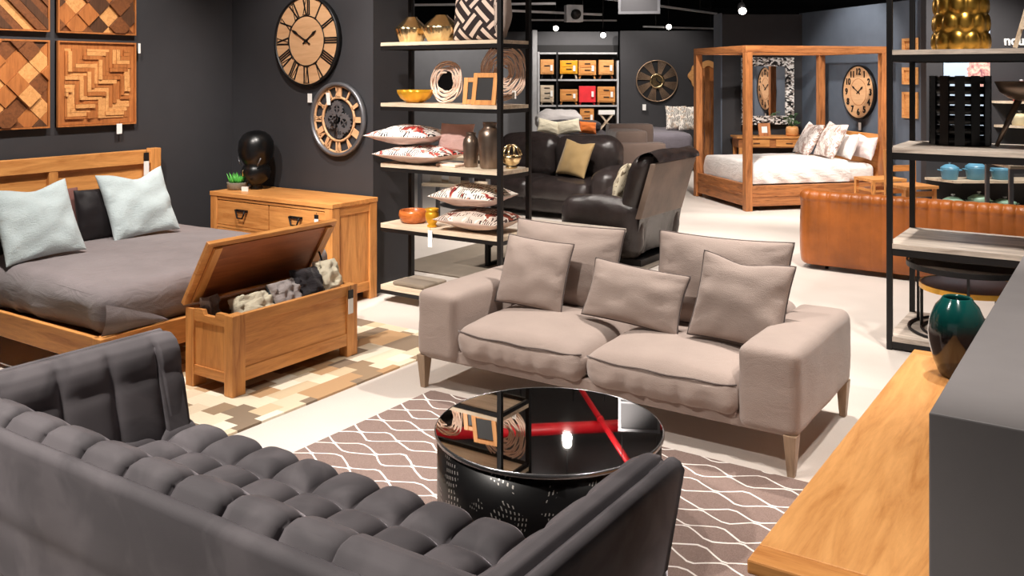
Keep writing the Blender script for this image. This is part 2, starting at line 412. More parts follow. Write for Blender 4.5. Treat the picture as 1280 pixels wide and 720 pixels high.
    def out(s, name, mats, parent=None, loc=(0, 0, 0), rot=(0, 0, 0), bevel=0, weld=0, subsurf=0, recalc=True):
        bm = s.bm
        if weld: bmesh.ops.remove_doubles(bm, verts=bm.verts, dist=weld)
        if recalc: bmesh.ops.recalc_face_normals(bm, faces=bm.faces)
        me = bpy.data.meshes.new(name); bm.to_mesh(me); bm.free()
        for m in (mats if isinstance(mats, (list, tuple)) else [mats]): me.materials.append(M[m] if isinstance(m, str) else m)
        o = bpy.data.objects.new(name, me); COL.objects.link(o)
        o.location = loc; o.rotation_euler = rot
        if parent is not None: o.parent = parent
        if bevel:
            b = o.modifiers.new('edge', 'BEVEL'); b.width = bevel; b.segments = 2; b.limit_method = 'ANGLE'
        if subsurf:
            b = o.modifiers.new('smooth', 'SUBSURF'); b.levels = subsurf; b.render_levels = subsurf
        return o

def tag(o, label, cat, group=None, kind=None):
    o['label'] = label; o['category'] = cat
    if group: o['group'] = group
    if kind: o['kind'] = kind
    return o
def thing(name, label, cat, loc=(0, 0, 0), rz=0, group=None, rot=None):
    o = bpy.data.objects.new(name, None); COL.objects.link(o); o.empty_display_size = .1
    o.location = loc; o.rotation_euler = rot or (0, 0, rz)
    return tag(o, label, cat, group)
def structure(o): o['kind'] = 'structure'; return o
def dup(root, loc, rz=None, label=None, group=None, scale=None, mat=None):
    """copy a thing with its parts and sub-parts"""
    def cp(o, par):
        c = o.copy(); COL.objects.link(c)
        if par is not None: c.parent = par
        for ch in o.children: cp(ch, c)
        return c
    r = cp(root, None); r.location = loc
    if rz is not None: r.rotation_euler = (r.rotation_euler.x, r.rotation_euler.y, rz)
    if label: r['label'] = label
    if group: r['group'] = group
    if scale: r.scale = scale
    return r
def label(o, text): o['label'] = text; return o

# ---------------------------------------------------------------- soft goods
def pillow_fn(w, h, t, pinch=.07, chop=0., seed=0, wr=.006, plump=.45):
    """maps (u,v,side) in [-1,1]^2 to a pillow standing on its lower edge: x width, z height, y thickness"""
    def f(u, v, side):
        x = w/2*u*(1-pinch*(1-v*v)); z = h/2*v*(1-pinch*(1-u*u))
        z -= chop*.8*math.exp(-((u-.15*math.sin(seed))/.5)**2)*max(0, (v+1)/2)**2.4
        e = max(0, (1-u*u)*(1-v*v))
        y = t/2*e**plump
        n = noise.noise(Vector((u*2.3+seed*3.1, v*2.3+seed, side*2.0+seed)))
        edge = (max(abs(u), abs(v)))**4
        rad = noise.noise(Vector((math.atan2(v, u)*9+seed, seed*2.0, side)))
        fold = math.sin(v*16+3*n+seed)*max(0, abs(u)-.45)*noise.noise(Vector((u*1.5+seed, v*3, side+seed)))
        y += (n*wr*2 + rad*wr*3.0*edge + fold*wr*3)*min(1, e*5)
        return Vector((x, side*y, z+h/2))
    return f
def pillow(name, w, h, t, mat, parent=None, loc=(0, 0, 0), rz=0, lean=0, roll=0, pinch=.07, chop=0., seed=0, wr=.006, plump=.45, piping=None, N=22, pr=.005, back=None):
    f = pillow_fn(w, h, t, pinch, chop, seed, wr, plump)
    b = MB()
    def mp(a): return math.sin((a*2-1)*PI/2)
    b.grid(lambda i, j: f(mp(i), mp(j), -1), N, N)
    b.grid(lambda i, j: f(mp(i), mp(j), 1), N, N, mi=1 if back else 0)
    R = Matrix.Rotation(rz, 3, 'Z') @ Matrix.Rotation(lean, 3, 'X') @ Matrix.Rotation(roll, 3, 'Y')
    o = b.out(name, [mat, back] if back else mat, parent, loc, R.to_euler(), weld=.0008)
    if piping:
        pts = []
        for k in range(24): pts.append((-1+2*k/24, -1))
        for k in range(24): pts.append((1, -1+2*k/24))
        for k in range(24): pts.append((1-2*k/24, 1))
        for k in range(24): pts.append((-1, 1-2*k/24))
        q = MB(); q.tube([f(u, v, 1) for u, v in pts], pr, 6, closed=True); q.out('piping', piping, o)
    return o
def sgnpow(x, p): return math.copysign(abs(x)**p, x)
def soft_box(b, lo, hi, r=.06, crown=0., bulge=0., n=14, mi=0, wr=0., seed=0, sag=None):
    """rounded upholstery block: every face bellied a little, the top crowned"""
    c = [(a+d)/2 for a, d in zip(lo, hi)]; e = [(d-a)/2 for a, d in zip(lo, hi)]
    r = min(r, min(e)*.98)
    def surf(p):
        p = Vector(p)
        q = Vector([max(-(e[i]-r), min(e[i]-r, p[i]*e[i])) for i in range(3)])
        d = Vector([p[i]*e[i] for i in range(3)])-q
        d = d.normalized()*r if d.length > 1e-9 else d
        o = q+d
        ux, uy, uz = o.x/e[0], o.y/e[1], o.z/e[2]
        k = max(0, 1-ux*ux), max(0, 1-uy*uy), max(0, 1-uz*uz)
        if uz > 0: o.z += crown*uz*(k[0]*k[1])**.6
        o.x += bulge*ux*(k[1]*k[2])**.6; o.y += bulge*uy*(k[0]*k[2])**.6
        if wr:
            nn = noise.noise_vector(Vector((o.x*6+seed, o.y*6-seed, o.z*9+seed*.3)))
            o += nn*wr
        if sag: o = sag(o, ux, uy, uz)
        return Vector(c)+o
    def mp(a):                               # denser near the rounded edges
        x = a*2-1; return math.copysign(1-(1-abs(x))**1.7, x)
    m = lambda a: mp(a)
    fs = [lambda i, j: surf((m(i), m(j), 1)), lambda i, j: surf((m(i), m(j), -1)),
          lambda i, j: surf((m(i), 1, m(j))), lambda i, j: surf((m(i), -1, m(j))),
          lambda i, j: surf((1, m(i), m(j))), lambda i, j: surf((-1, m(i), m(j)))]
    for f in fs: b.grid(f, n, n, mi=mi)
def text_mesh(name, s, size, depth, mat, parent, loc, rot, align='CENTER', offset=0):
    cu = bpy.data.curves.new(name, 'FONT'); cu.body = s; cu.size = size; cu.extrude = depth; cu.align_x = align; cu.align_y = 'CENTER'; cu.offset = offset
    tmp = bpy.data.objects.new(name+'_t', cu); COL.objects.link(tmp)
    dg = bpy.context.evaluated_depsgraph_get(); me = bpy.data.meshes.new_from_object(tmp.evaluated_get(dg))
    bpy.data.objects.remove(tmp); bpy.data.curves.remove(cu)
    me.name = name; me.materials.clear(); me.materials.append(M[mat])
    o = bpy.data.objects.new(name, me); COL.objects.link(o); o.location = loc; o.rotation_euler = rot
    if parent is not None: o.parent = parent
    return o
def price_tag(label, loc, rz=0, h=.16, w=.05, black=True, cat='price tag', tilt=0):
    t = thing('hanging_price_tag', label, cat, loc, rot=(tilt, 0, rz))
    b = MB(); b.b2((-w/2, -.002, -h), (w/2, .002, 0 if not black else -h*.36)); b.out('white_card', 'white', t)
    if black:
        b = MB(); b.b2((-w/2, -.003, -h*.36), (w/2, .003, 0)); b.out('black_card', 'black_card', t)
    b = MB(); b.tube([(0, 0, 0), (.002, 0, h*.12), (0, 0, h*.2)], .0015, 5); b.out('string', 'black_card', t)
    return t
# ================================================================ the setting
b = MB(); b.b2((-30, -6, -.1), (16, 32, 0)); structure(b.out('floor', 'floor'))
b = MB(); b.b2((-30, -6, 3.7), (16, 32, 3.8)); structure(b.out('ceiling', 'ceiling'))
LWX, CWY = -6.70, 5.44                                  # face of the left wall, face of the clock wall
b = MB(); b.b2((LWX-.15, -6, 0), (LWX, CWY+.1, 3.7)); structure(b.out('wall_left', 'wall_dark'))
b = MB(); b.prism([(LWX, CWY), (-5.0, CWY), (-5.0, 5.95), (-5.15, 5.95), (-5.15, CWY+.14), (LWX, CWY+.14)], 0, 3.7, 'z'); structure(b.out('wall_back', 'wall_dark'))
# far, turned half
def fstruct(name, X0, X1, Y, h, mat, th=.15, z0=0):
    b = MB(); b.b2((X0, 0, z0), (X1, th, h)); return structure(b.out(name, mat, None, far(0, Y), (0, 0, YAW)))
fstruct('wall_far', -9, 2.36, 20.45, 2.7, 'wall_grey')
fstruct('wall_far_right', 2.36, 9, 20.05, 2.7, 'wall_dark')
fstruct('wall_end', -12, 12, 27, 3.7, 'ceiling')
b = MB(); b.b2((0, 0, 0), (.1, .75, 2.7)); structure(b.out('trim_1', 'light_metal', None, far(.44, 19.72), (0, 0, YAW)))
fstruct('wall_mirror', 3.32, 4.62, 14.55, 2.7, 'wall_dark', .50)
b = MB(); b.b2((-.02, 0, 0), (0, .52, 2.72)); structure(b.out('trim_2', 'wall_blue', None, far(3.32, 14.54), (0, 0, YAW)))
# wall behind the four poster, its clock on it
DA = math.radians(13)
dx, dy = math.sin(DA), math.cos(DA)                      # runs (-dx, dy) in far axes
def onw(k, off=0.0, z=0): return far(5.12-dx*k-dy*off, 12.25+dy*k-dx*off, z)
WROT = YAW+DA                                            # local x along its normal (pointing away), local y along it
b = MB(); b.b2((0, -.66, 0), (.14, 2.45, 2.72)); structure(b.out('wall_right', 'wall_blue', None, onw(0), (0, 0, WROT)))
fstruct('wall_kitchen', 5.20, 12, 11.55, 3.7, 'wall_dark')

# ================================================================ rugs
b = MB(); b.b2((-3.2, 2.26, 0), (-.91, 3.955, .012)); o = b.out('area_rug', 'rug')
tag(o, 'taupe rug with white diamond trellis lines under the round black table', 'rug')
b = MB(); b.b2((-5.35, 1.9, 0), (-3.62, 4.82, .012)); o = b.out('area_rug', 'patch')
tag(o, 'patchwork hide rug of cream and brown pieces under the open chest', 'rug')

# ================================================================ grey velvet tufted sofa (foreground)
def dome(x, p=2.4, q=.55):
    f = x-math.floor(x); return max(0., 1-abs(2*f-1)**p)**q
def velvet_sofa():
    root = thing('tufted_sofa', 'grey velvet tufted sofa in the foreground seen from behind', 'sofa', (-2.06, 1.75, 0))
    ox, oy = 2.06, -1.75
    P = .188; AX = -2.478
    # seat
    b = MB()
    prof = [(2.215, .20), (2.235, .30), (2.245, .37), (2.23, .42)] + [(2.215-.02*k, .445) for k in range(0, 38)]
    L = len(prof)-1
    def seat(i, j):
        x = -2.97+i*(-1.15+2.97); k = j*L; a = int(min(k, L-1)); f = k-a
        y = prof[a][0]*(1-f)+prof[a+1][0]*f; z = prof[a][1]*(1-f)+prof[a+1][1]*f
        dxx = dome((x+2.92)/.185, 3.6, .6)
        if a >= 3:
            d = dxx*dome((y-2.06)/.185, 3.4, .6); return Vector((x+ox, y+oy, z-.05+.058*d))
        return Vector((x+ox, y+oy+.028*dxx-.015, z-.03))
    b.grid(seat, 340, 120); b.out('seat', 'velvet', root)
    # seat base under it
    b = MB(); b.b2((-2.95+ox, 1.42+oy, .13), (-1.17+ox, 2.20+oy, .33)); b.out('seat_base', 'velvet', root, bevel=.01)
    # back cushion
    pts = [(1.60, .36), (1.575, .46), (1.55, .55), (1.525, .63), (1.50, .69), (1.478, .735), (1.445, .765), (1.41, .775), (1.38, .768), (1.355, .74)]
    def back(i, j):
        x = -3.03+i*(-1.03+3.03); k = j*(len(pts)-1); a = int(min(k, len(pts)-2)); f = k-a
        y = pts[a][0]*(1-f)+pts[a+1][0]*f; z = pts[a][1]*(1-f)+pts[a+1][1]*f
        t = Vector((0, pts[a+1][0]-pts[a][0], pts[a+1][1]-pts[a][1])).normalized(); n = Vector((0, -t.z, t.y))*-1
        amp = dome((x-AX)/P if x < -1.36 else .5, 5, .6)
        q = 1.0 if k > 3.2 else dome(k/3.2*1.0+.0, 3, .5)*.4+.6
        return Vector((x+ox, y+oy, z))+n*(.034*amp*q-.025)
    b = MB(); b.grid(back, 440, 44); b.out('back_cushion', 'velvet', root)
    # outer back shell with its flat top band
    b = MB()
    sh = [(1.375, .15), (1.36, .74), (1.352, .752), (1.335, .757), (1.318, .752), (1.305, .735), (1.345, .50), (1.395, .14)]
    rings = []
    for k in range(41):
        x = -3.10+k/40*(-.99+3.10)
        wob = .003*noise.noise(Vector((x*5, 0, 0)))
        rings.append([(x+ox, y+oy+wob, z) for y, z in sh])
    b.loft(rings, smooth=True); b.out('back_frame', 'velvet', root)
    # arms
    for sgn in (-1, 1):
        # inner pad: section from seat up and over, in (distance from inner-top edge outwards, z)
        ip = [(-.085, .36), (-.065, .45), (-.04, .55), (-.02, .64), (0, .71), (.02, .745), (.05, .765), (.085, .765), (.105, .745), (.11, .70)]
        x0 = -3.02 if sgn < 0 else -1.105
        def pad(i, j):
            y = 1.335+i*(2.205-1.335); k = j*(len(ip)-1); a = int(min(k, len(ip)-2)); f = k-a
            d = ip[a][0]*(1-f)+ip[a+1][0]*f; z = ip[a][1]*(1-f)+ip[a+1][1]*f
            if i > .94: 
                e = (i-.94)/.06; d = d+(.06-d)*.10*e*e; z -= .008*e*e*(1 if z > .6 else 0)
            am = dome((y-2.11)/.19, 4, .6) if y < 2.11 else 1.
            up = max(0, min(1, (6.2-k)/2))
            q = dome(k/3., 4, .5) if k < 6 else 1
            out = -(.030*(am*(.45+.55*q)-.7))*up
            return Vector((x0+sgn*(d+out)+ox, y+oy, z))
        b = MB(); b.grid(pad, 90, 40); b.out('arm_pad', 'velvet', root)
        sh = [(.095, .15), (.098, .70), (.106, .757), (.122, .762), (.14, .755), (.152, .735), (.09, .42), (.015, .14)]
        sh = [(d-.0, z) for d, z in sh]
        rings = []
        for k in range(31):
            y = 1.30+k/30*.905
            lean = .0
            rings.append([(x0+sgn*d+ox, y+oy+(.757-z)*.06*(k/30), z) for d, z in sh])
        b = MB(); b.loft(rings); b.out('arm_frame', 'velvet', root)
        b = MB(); b.loft([[(x0+sgn*d+ox, yy+oy, z) for d, z in [(-.085, .14), (-.085, .42), (-.03, .60), (.012, .72), (.05, .752), (.115, .752), (.14, .735), (.085, .42), (.015, .14)]] for yy in (2.10, 2.196)], smooth=False)
        b.out('arm_front', 'velvet', root, bevel=.008)
    for x in (-2.9, -1.2):
        for y in (1.5, 2.1):
            b = MB(); b.cyl((x+ox, y+oy, 0), (x+ox, y+oy, .14), .014, .024, 10); b.out('leg', 'copper_wood', root)
velvet_sofa()

# ================================================================ taupe linen sofa
def linen_sofa():
    root = thing('linen_sofa', 'taupe linen two seat sofa with loose cushions behind the round table', 'sofa', (-2.26, 4.43, 0))
    hw = 1.065; fy, by = -.46, .46
    for s in (-1, 1):
        b = MB(); soft_box(b, (s*hw-(.27 if s > 0 else 0), fy, .17), (s*hw+(.27 if s < 0 else 0), by, .545), r=.045, crown=.012, bulge=.010, wr=.004, n=30, seed=s*3)
        o = b.out('arm', 'linen', root, weld=.0006)
    b = MB(); soft_box(b, (-.80, .27, .24), (.80, by, .56), r=.06, crown=.01, wr=.003, n=22); b.out('back_frame', 'linen', root, weld=.0006)
    b = MB(); b.b2((-hw+.03, fy+.03, .165), (hw-.03, by-.03, .235)); b.out('base_rail', 'linen', root, bevel=.01)
    def seatsag(o, ux, uy, uz):
        # gathered, puckered front border
        if uy < -.6: o.z += .007*math.sin(o.x*55+2*math.sin(o.x*13))*max(0, 1-uz*uz)*(1 if uz < .5 else 0); o.y += .013*math.sin(o.x*48+3*math.sin(o.x*9))*max(0, .6-uz)*max(0, 1-abs(uz+.1))
        return o
    for s in (-1, 1):
        lo = (-.797, fy-.012, .205) if s < 0 else (.004, fy-.012, .205)
        hi = (-.004, .30, .375) if s < 0 else (.797, .30, .375)
        b = MB(); soft_box(b, lo, hi, r=.075, crown=.062, bulge=.012, wr=.004, n=36, seed=s, sag=seatsag)
        o = b.out('seat_cushion', 'linen', root, weld=.0006)
        q = MB()
        x0, x1 = lo[0]+.012, hi[0]-.012; pts = []
        for k in range(25):
            u = k/24; pts.append((x0+(x1-x0)*u, fy-.006-.012*math.sin(PI*u)+.03*(abs(2*u-1)**8), .352+.003*math.sin(u*19)))
        q.tube(pts, .0045, 6); q.out('piping', 'linen_pipe', o)
    for sx in (-1, 1):
        for sy in (-1, 1):
            # tapered flat leg, wide at the rail
            b = MB(); x = sx*(hw-.035); y = sy*(.46-.03)
            b.loft([[(x+a*w, y+c*d, z) for a, c in ((-1, -1), (1, -1), (1, 1), (-1, 1))] for z, w, d in ((.0, .016, .016), (.185, .028, .036))], smooth=False)
            b.out('leg', 'oak_leg', root, bevel=.003)
    return root
M['oak_leg'] = wood('greyed_oak_leg', rgb(172, 146, 120), rgb(120, 98, 80), 'z', 1, knots=False)
linen_sofa()
PK = dict(piping='linen_pipe', wr=.008)
o = pillow('back_cushion', .74, .47, .17, 'linen', None, (-2.76, 4.57, .415), rz=-.02, lean=-.28, seed=1, N=26, pinch=.05, **PK)
tag(o, 'big taupe back cushion at the left end of the linen sofa', 'cushion', 'loose cushions on the linen sofa')
o = pillow('back_cushion', .74, .48, .17, 'linen', None, (-1.80, 4.57, .425), rz=.03, lean=-.28, seed=2.2, N=26, pinch=.06, chop=.0, **PK)
tag(o, 'big taupe back cushion at the right end of the linen sofa, behind a square one', 'cushion', 'loose cushions on the linen sofa')
o = pillow('scatter_cushion', .43, .39, .13, 'linen', None, (-2.83, 4.35, .435), rz=.06, lean=-.33, roll=.05, seed=3.1, pinch=.05, **PK)
tag(o, 'square taupe scatter cushion leaning against the left arm of the linen sofa', 'cushion', 'loose cushions on the linen sofa')
o = pillow('lumbar_cushion', .56, .31, .13, 'linen', None, (-2.19, 4.33, .44), rz=.02, lean=-.42, roll=.07, seed=4.5, pinch=.06, **PK)
tag(o, 'oblong taupe lumbar cushion lying in the middle of the linen sofa', 'cushion', 'loose cushions on the linen sofa')
o = pillow('scatter_cushion', .46, .43, .14, 'linen', None, (-1.615, 4.32, .435), rz=.14, lean=-.42, roll=.10, seed=5.7, pinch=.06, chop=.035, **PK)
tag(o, 'square taupe scatter cushion with dented top near the right arm of the linen sofa', 'cushion', 'loose cushions on the linen sofa')

# ================================================================ round black table
t = thing('coffee_table', 'round black perforated drum coffee table with mirror-dark glass top', 'table', (-1.833, 2.967, .012))
b = MB(); b.lathe([(.422, .0), (.422, .395), (.415, .395), (.415, 0)], seg=64); b.out('drum', 'perf_glints', t)
b = MB(); b.lathe([(.41, .388), (.430, .390), (.433, .396), (.433, .404), (.430, .408), (.427, .408), (.427, .397), (.40, .395)], seg=72); b.out('rim', 'rim_metal', t)
b = MB(); b.lathe([(0, .398), (.4265, .398), (.4265, .407), (0, .407)], seg=72, smooth=False); b.out('glass_top', 'black_mirror', t)
b = MB(); b.lathe([(.43, .0), (.432, .006), (.43, .012), (.42, .012), (.42, 0)], seg=64); b.out('base_ring', 'black_metal', t)

# ================================================================ bench on the right with vase, grey plinth
t = thing('low_console', 'long pale honey oak console in the lower right corner', 'console', (-.63, 3.52, 0))
b = MB(); b.b2((-.227, -1.03, .412), (.227, 1.06, .452)); b.out('top', 'oak_top', t, bevel=.006)
for y0, y1 in ((-1.125, -1.03), (1.06, 1.15)):
    b = MB(); b.b2((-.227, y0, .412), (.227, y1, .452)); b.out('breadboard_end', 'oak_x', t, bevel=.006)
b = MB(); b.b2((-.205, -1.09, .06), (-.19, 1.11, .412)); b.b2((.19, -1.09, .06), (.205, 1.11, .412)); b.b2((-.19, -1.09, .06), (.19, -1.07, .412)); b.b2((-.19, 1.09, .06), (.19, 1.11, .412)); b.out('carcass', 'oak_y', t, bevel=.003)
for x in (-.185, .185):
    for y in (-1.07, 1.09):
        b = MB(); b.b2((x-.03, y-.03, 0), (x+.03, y+.03, .12)); b.out('leg', 'oak_z', t, bevel=.004)
for k in range(4):
    b = MB(); b.b2((-.213, -1.06+k*.54, .09), (-.203, -.55+k*.54, .39)); d = b.out('door', 'oak_y', t, bevel=.003)
    b = MB(); b.cyl((-.213, -.60+k*.54, .26), (-.235, -.60+k*.54, .26), .012, .014, 12); b.out('knob', 'black_metal', d)
b = MB()
pf = [(.0, .004), (.062, .0), (.072, .012), (.098, .08), (.114, .16), (.117, .21), (.108, .27), (.086, .325), (.066, .35), (.060, .362), (.057, .365), (.052, .360), (.056, .345), (.075, .31), (.09, .25), (0, .2)]
b.lathe([(r_, z_*.93) for r_, z_ in pf], seg=48); o = b.out('glazed_vase', 'teal_glaze', None, (-.625, 4.35, .453))
tag(o, 'large egg-shaped vase, teal glaze over black, on the oak console', 'vase')
b = MB(); b.b2((-.375, 2.21, 0), (.9, 4.72, 1.0)); o = b.out('display_plinth', 'box_grey', bevel=.004)
tag(o, 'plain dark grey waist-high plinth at the right edge beside the oak console', 'plinth')

# ================================================================ low double bed on the left
t = thing('platform_bed', 'honey oak double bed with panelled headboard on the dark left wall', 'bed', (-5.6, 3.74, 0))
x0, x1, y0, y1 = -1.06, 1.04, -.90, .90
b = MB(); b.b2((x0, y0+.04, .25), (x0+.05, y1-.04, .34)); b.out('headboard_rail', 'oak_y', t, bevel=.004)
for k in range(2):
    w = (1.72-.07)/2; ya = y0+.04+k*(w+.07)
    b = MB(); b.b2((x0+.01, ya, .32), (x0+.022, ya+w, 1.03)); b.out('headboard_panel', 'oak_y', t)
    if k < 1:
        b = MB(); b.b2((x0, ya+w, .32), (x0+.055, ya+w+.07, 1.03)); b.out('headboard_stile', 'oak_z', t, bevel=.003)
b = MB(); b.b2((x0, y0+.05, 1.03), (x0+.058, y1-.05, 1.14)); b.out('headboard_top_rail', 'oak_y', t, bevel=.004)
for s in (-1, 1):
    ya = s*.855
    b = MB(); b.b2((x0-.005, ya-.045, 0), (x0+.065, ya+.045, 1.15)); b.out('headboard_post', 'oak_z', t, bevel=.005)
    b = MB(); b.b2((x0+.06, s*.90-(.03 if s > 0 else 0), .19), (x1-.05, s*.90+(.03 if s < 0 else 0), .335)); b.out('side_rail', 'oak_x', t, bevel=.004)
    b = MB(); b.b2((x1-.075, ya-.05, .0125), (x1, ya+.05, .335)); b.out('foot_post', 'oak_z', t, bevel=.005)
b = MB(); b.b2((x1-.05, -.81, .19), (x1-.015, .81, .335)); b.out('foot_rail', 'oak_y', t, bevel=.004)
b = MB(); b.b2((x0+.06, -.86, .24), (x1-.06, .86, .30)); b.out('slat_base', 'oak_x', t)
def duv_sag(o, ux, uy, uz):
    o.z += .012*noise.noise(Vector((o.x*2.2, o.y*2.2, 3)))*max(0, uz)
    e = max(abs(ux), abs(uy))
    if uz < .75 and e > .9:
        a = (o.y if abs(ux) > abs(uy) else o.x)
        w = .012*math.sin(a*17+2.5*math.sin(a*5))*(1-uz)*.6
        if abs(ux) > abs(uy): o.x += w*math.copysign(1, ux)
        else: o.y += w*math.copysign(1, uy)
    return o
b = MB(); soft_box(b, (-6.58, 2.875, .315), (-4.60, 4.60, .575), r=.10, crown=.03, wr=.006, n=44, sag=duv_sag)
o = b.out('duvet', 'duvet', weld=.0006); tag(o, 'smooth dark grey duvet spread over the oak double bed', 'duvet')
b = MB()
def flap(i, j):
    y = 2.86+.42*j; z = .335+.20*(1-j)*(i)+.0
    return Vector((-4.592+.022*math.sin(PI*i)*(1-j*.6)+.004*math.sin(9*j), y+.03*i*(1-j), .34+(.165*(1-j)**.8)*i))
b.grid(flap, 10, 14); b.out('tucked_corner', 'duvet', o)
PB = dict(wr=.012)
o = pillow('bed_cushion', .50, .50, .16, 'ice', None, (-5.63, 3.15, .60), rz=PI/2-.10, lean=-.45, roll=-.08, seed=7, chop=.05, **PB); tag(o, 'ice blue jacquard cushion with dented top near the left edge of the bed', 'cushion')
o = pillow('bed_cushion', .52, .50, .16, 'ice', None, (-5.82, 3.99, .60), rz=PI/2-.05, lean=-.42, roll=-.06, seed=8.3, chop=.075, **PB); tag(o, 'ice blue cushion with deep dented top at the right side of the bed', 'cushion')
o = pillow('bed_cushion', .30, .37, .12, 'brown_satin', None, (-6.07, 3.50, .597), rz=PI/2, lean=-.20, seed=9, pinch=.03); tag(o, 'reddish brown satin cushion by the headboard between the blue ones', 'cushion')
o = pillow('bed_cushion', .30, .36, .12, 'black_satin', None, (-5.98, 3.72, .597), rz=PI/2, lean=-.22, seed=10, pinch=.03); tag(o, 'black satin cushion half hidden behind the right ice blue cushion', 'cushion')
o = pillow('bed_cushion', .42, .34, .15, 'black_satin', None, (-5.98, 2.97, .595), rz=PI/2, lean=-.3, seed=11, pinch=.03); tag(o, 'black cushion peeking out behind the left ice blue cushion', 'cushion')
price_tag('black and white price tag hanging on the headboard of the bed', (-6.59, 4.50, 1.12), PI/2, .19, .045)

# ================================================================ four wooden wall panels
def art_panel(label, y, z, size, blocks, loc_x=LWX):
    t = thing('wall_art_panel', label, 'wall art', (loc_x, y, z), 0, 'square wood mosaic panels on the left wall')
    h = size/2
    b = MB(); b.b2((0, -h, -h), (.02, h, h)); b.out('backing', 'w2', t)
    e = .012
    b = MB(); b.b2((0, -h, h-e), (.045, h, h)); b.b2((0, -h, -h), (.045, h, -h+e)); b.b2((0, -h, -h+e), (.045, -h+e, h-e)); b.b2((0, h-e, -h+e), (.045, h, h-e)); b.out('frame', 'w2', t)
    b = MB(); blocks(b, h-e-.002); b.out('block_mosaic', ['w1', 'w2', 'w3', 'w4'], t)
    return t
def clip_quad(poly, h):
    for ax in (0, 1):
        for sg in (1, -1):
            out = []
            for i in range(len(poly)):
                p, q = poly[i], poly[(i+1) % len(poly)]
                a, c = h-sg*p[ax], h-sg*q[ax]
                if a >= 0: out.append(p)
                if (a >= 0) != (c >= 0):
                    f = a/(a-c); out.append((p[0]+(q[0]-p[0])*f, p[1]+(q[1]-p[1])*f))
            poly = out
            if len(poly) < 3: return []
    return poly
def diag_blocks(cell, seed, tones):
    def f(b, h):
        r = random.Random(seed); n = int(2*h/cell)+3; c = math.cos(PI/4)
        for i in range(-n, n+1):
            for j in range(-n, n+1):
                x0, y0 = i*cell, j*cell; w = .985*cell
                q = [((x-y)*c, (x+y)*c) for x, y in ((x0, y0), (x0+w, y0), (x0+w, y0+w), (x0, y0+w))]
                d = r.choice((.028, .034, .045, .058)); mi = r.choices((0, 1, 2, 3), tones)[0]
                q = clip_quad(q, h)
                if q: b.prism(q, .016, d, 'x', mi=mi)
    return f
def chevrons(b, h):
    r = random.Random(5); w = .031; L = .155; c = math.cos(PI/4)
    # stepped herringbone: horizontal and upright strips
    e = h*.86
    b.b2((.01, -h, -h), (.0265, h, h), mi=1)
    for k in range(-34, 35):
        for m in range(-8, 9):
            x0 = k*w+m*(L+w); y0 = k*w+m*(w-L)
            for q in ([(x0, y0), (x0+L, y0), (x0+L, y0+w*.93), (x0, y0+w*.93)], [(x0+L, y0+w-L), (x0+L+w*.93, y0+w-L), (x0+L+w*.93, y0+w), (x0+L, y0+w)]):
                q = clip_quad(q, e)
                if len(q) >= 3: b.prism(q, .024, r.choice((.030, .034, .042, .050)), 'x', mi=r.choices((0, 1), (5, 4))[0])
def strips(b, h):
    r = random.Random(11)
    for k in range(-14, 15):
        a = k*.085; wd = .08
        q = clip_quad([(-1+a, 1), (-1+a+wd, 1), (1+a+wd, -1), (1+a, -1)], h)
        if q: b.prism(q, .016, r.choice((.026, .036, .05)), 'x', mi=r.choices((0, 1, 2, 3), (2, 3, 4, 3))[0])
art_panel('wood panel of diagonal strips, upper left of the four on the wall', 3.415, 2.39, .65, strips)
art_panel('dark diamond block wood panel, upper right of the four on the wall', 4.128, 2.388, .65, diag_blocks(.125, 3, (1, 4, 5, 2)))
art_panel('wood panel of uneven diamond blocks, lower left of the four on the wall', 3.415, 1.678, .65, diag_blocks(.12, 8, (4, 4, 4, 1)))
art_panel('pale wood panel of raised chevron strips, lower right of the four', 4.128, 1.678, .65, chevrons)
price_tag('small white price tag under the chevron wood panel', (LWX+.05, 4.30, 1.36), PI/2, .08, .045, black=False)
price_tag('white price tag at the top right corner of the chevron wood panel', (LWX+.06, 4.47, 2.0), PI/2, .08, .02, black=False)
# ================================================================ chest of drawers
t = thing('chest_of_drawers', 'honey oak chest of drawers with black drop handles against the clock wall', 'dresser', (-5.625, 5.16, 0))
hx, hy, H = .705, .25, .785
b = MB(); b.b2((-hx, -hy, H-.035), (hx, hy, H)); b.out('top', 'oak_x', t, bevel=.004)
for sx in (-1, 1):
    for sy in (-1, 1):
        x = sx*(hx-.045); y = sy*(hy-.045)
        b = MB(); b.b2((x-.04, y-.04, 0), (x+.04, y+.04, H-.035)); b.out('corner_post', 'oak_z', t, bevel=.004)
    x = sx*(hx-.03)
    b = MB(); b.b2((x-.008, -hy+.08, .10), (x+.008, hy-.08, H-.035)); b.out('side_panel', 'oak_z', t)
    for za, zb in ((.07, .14), (H-.10, H-.036)):
        b = MB(); b.b2((x-.018, -hy+.08, za), (x+.018, hy-.08, zb)); b.out('side_rail', 'oak_y', t, bevel=.003)
b = MB(); b.b2((-hx+.06, -hy+.045, .075), (hx-.06, hy-.02, H-.036)); b.out('carcass', 'w3', t)
for z in (.075, .27, .50, .725):
    b = MB(); b.b2((-hx+.085, -hy+.01, z), (hx-.085, -hy+.045, z+.02)); b.out('front_rail', 'oak_x', t)
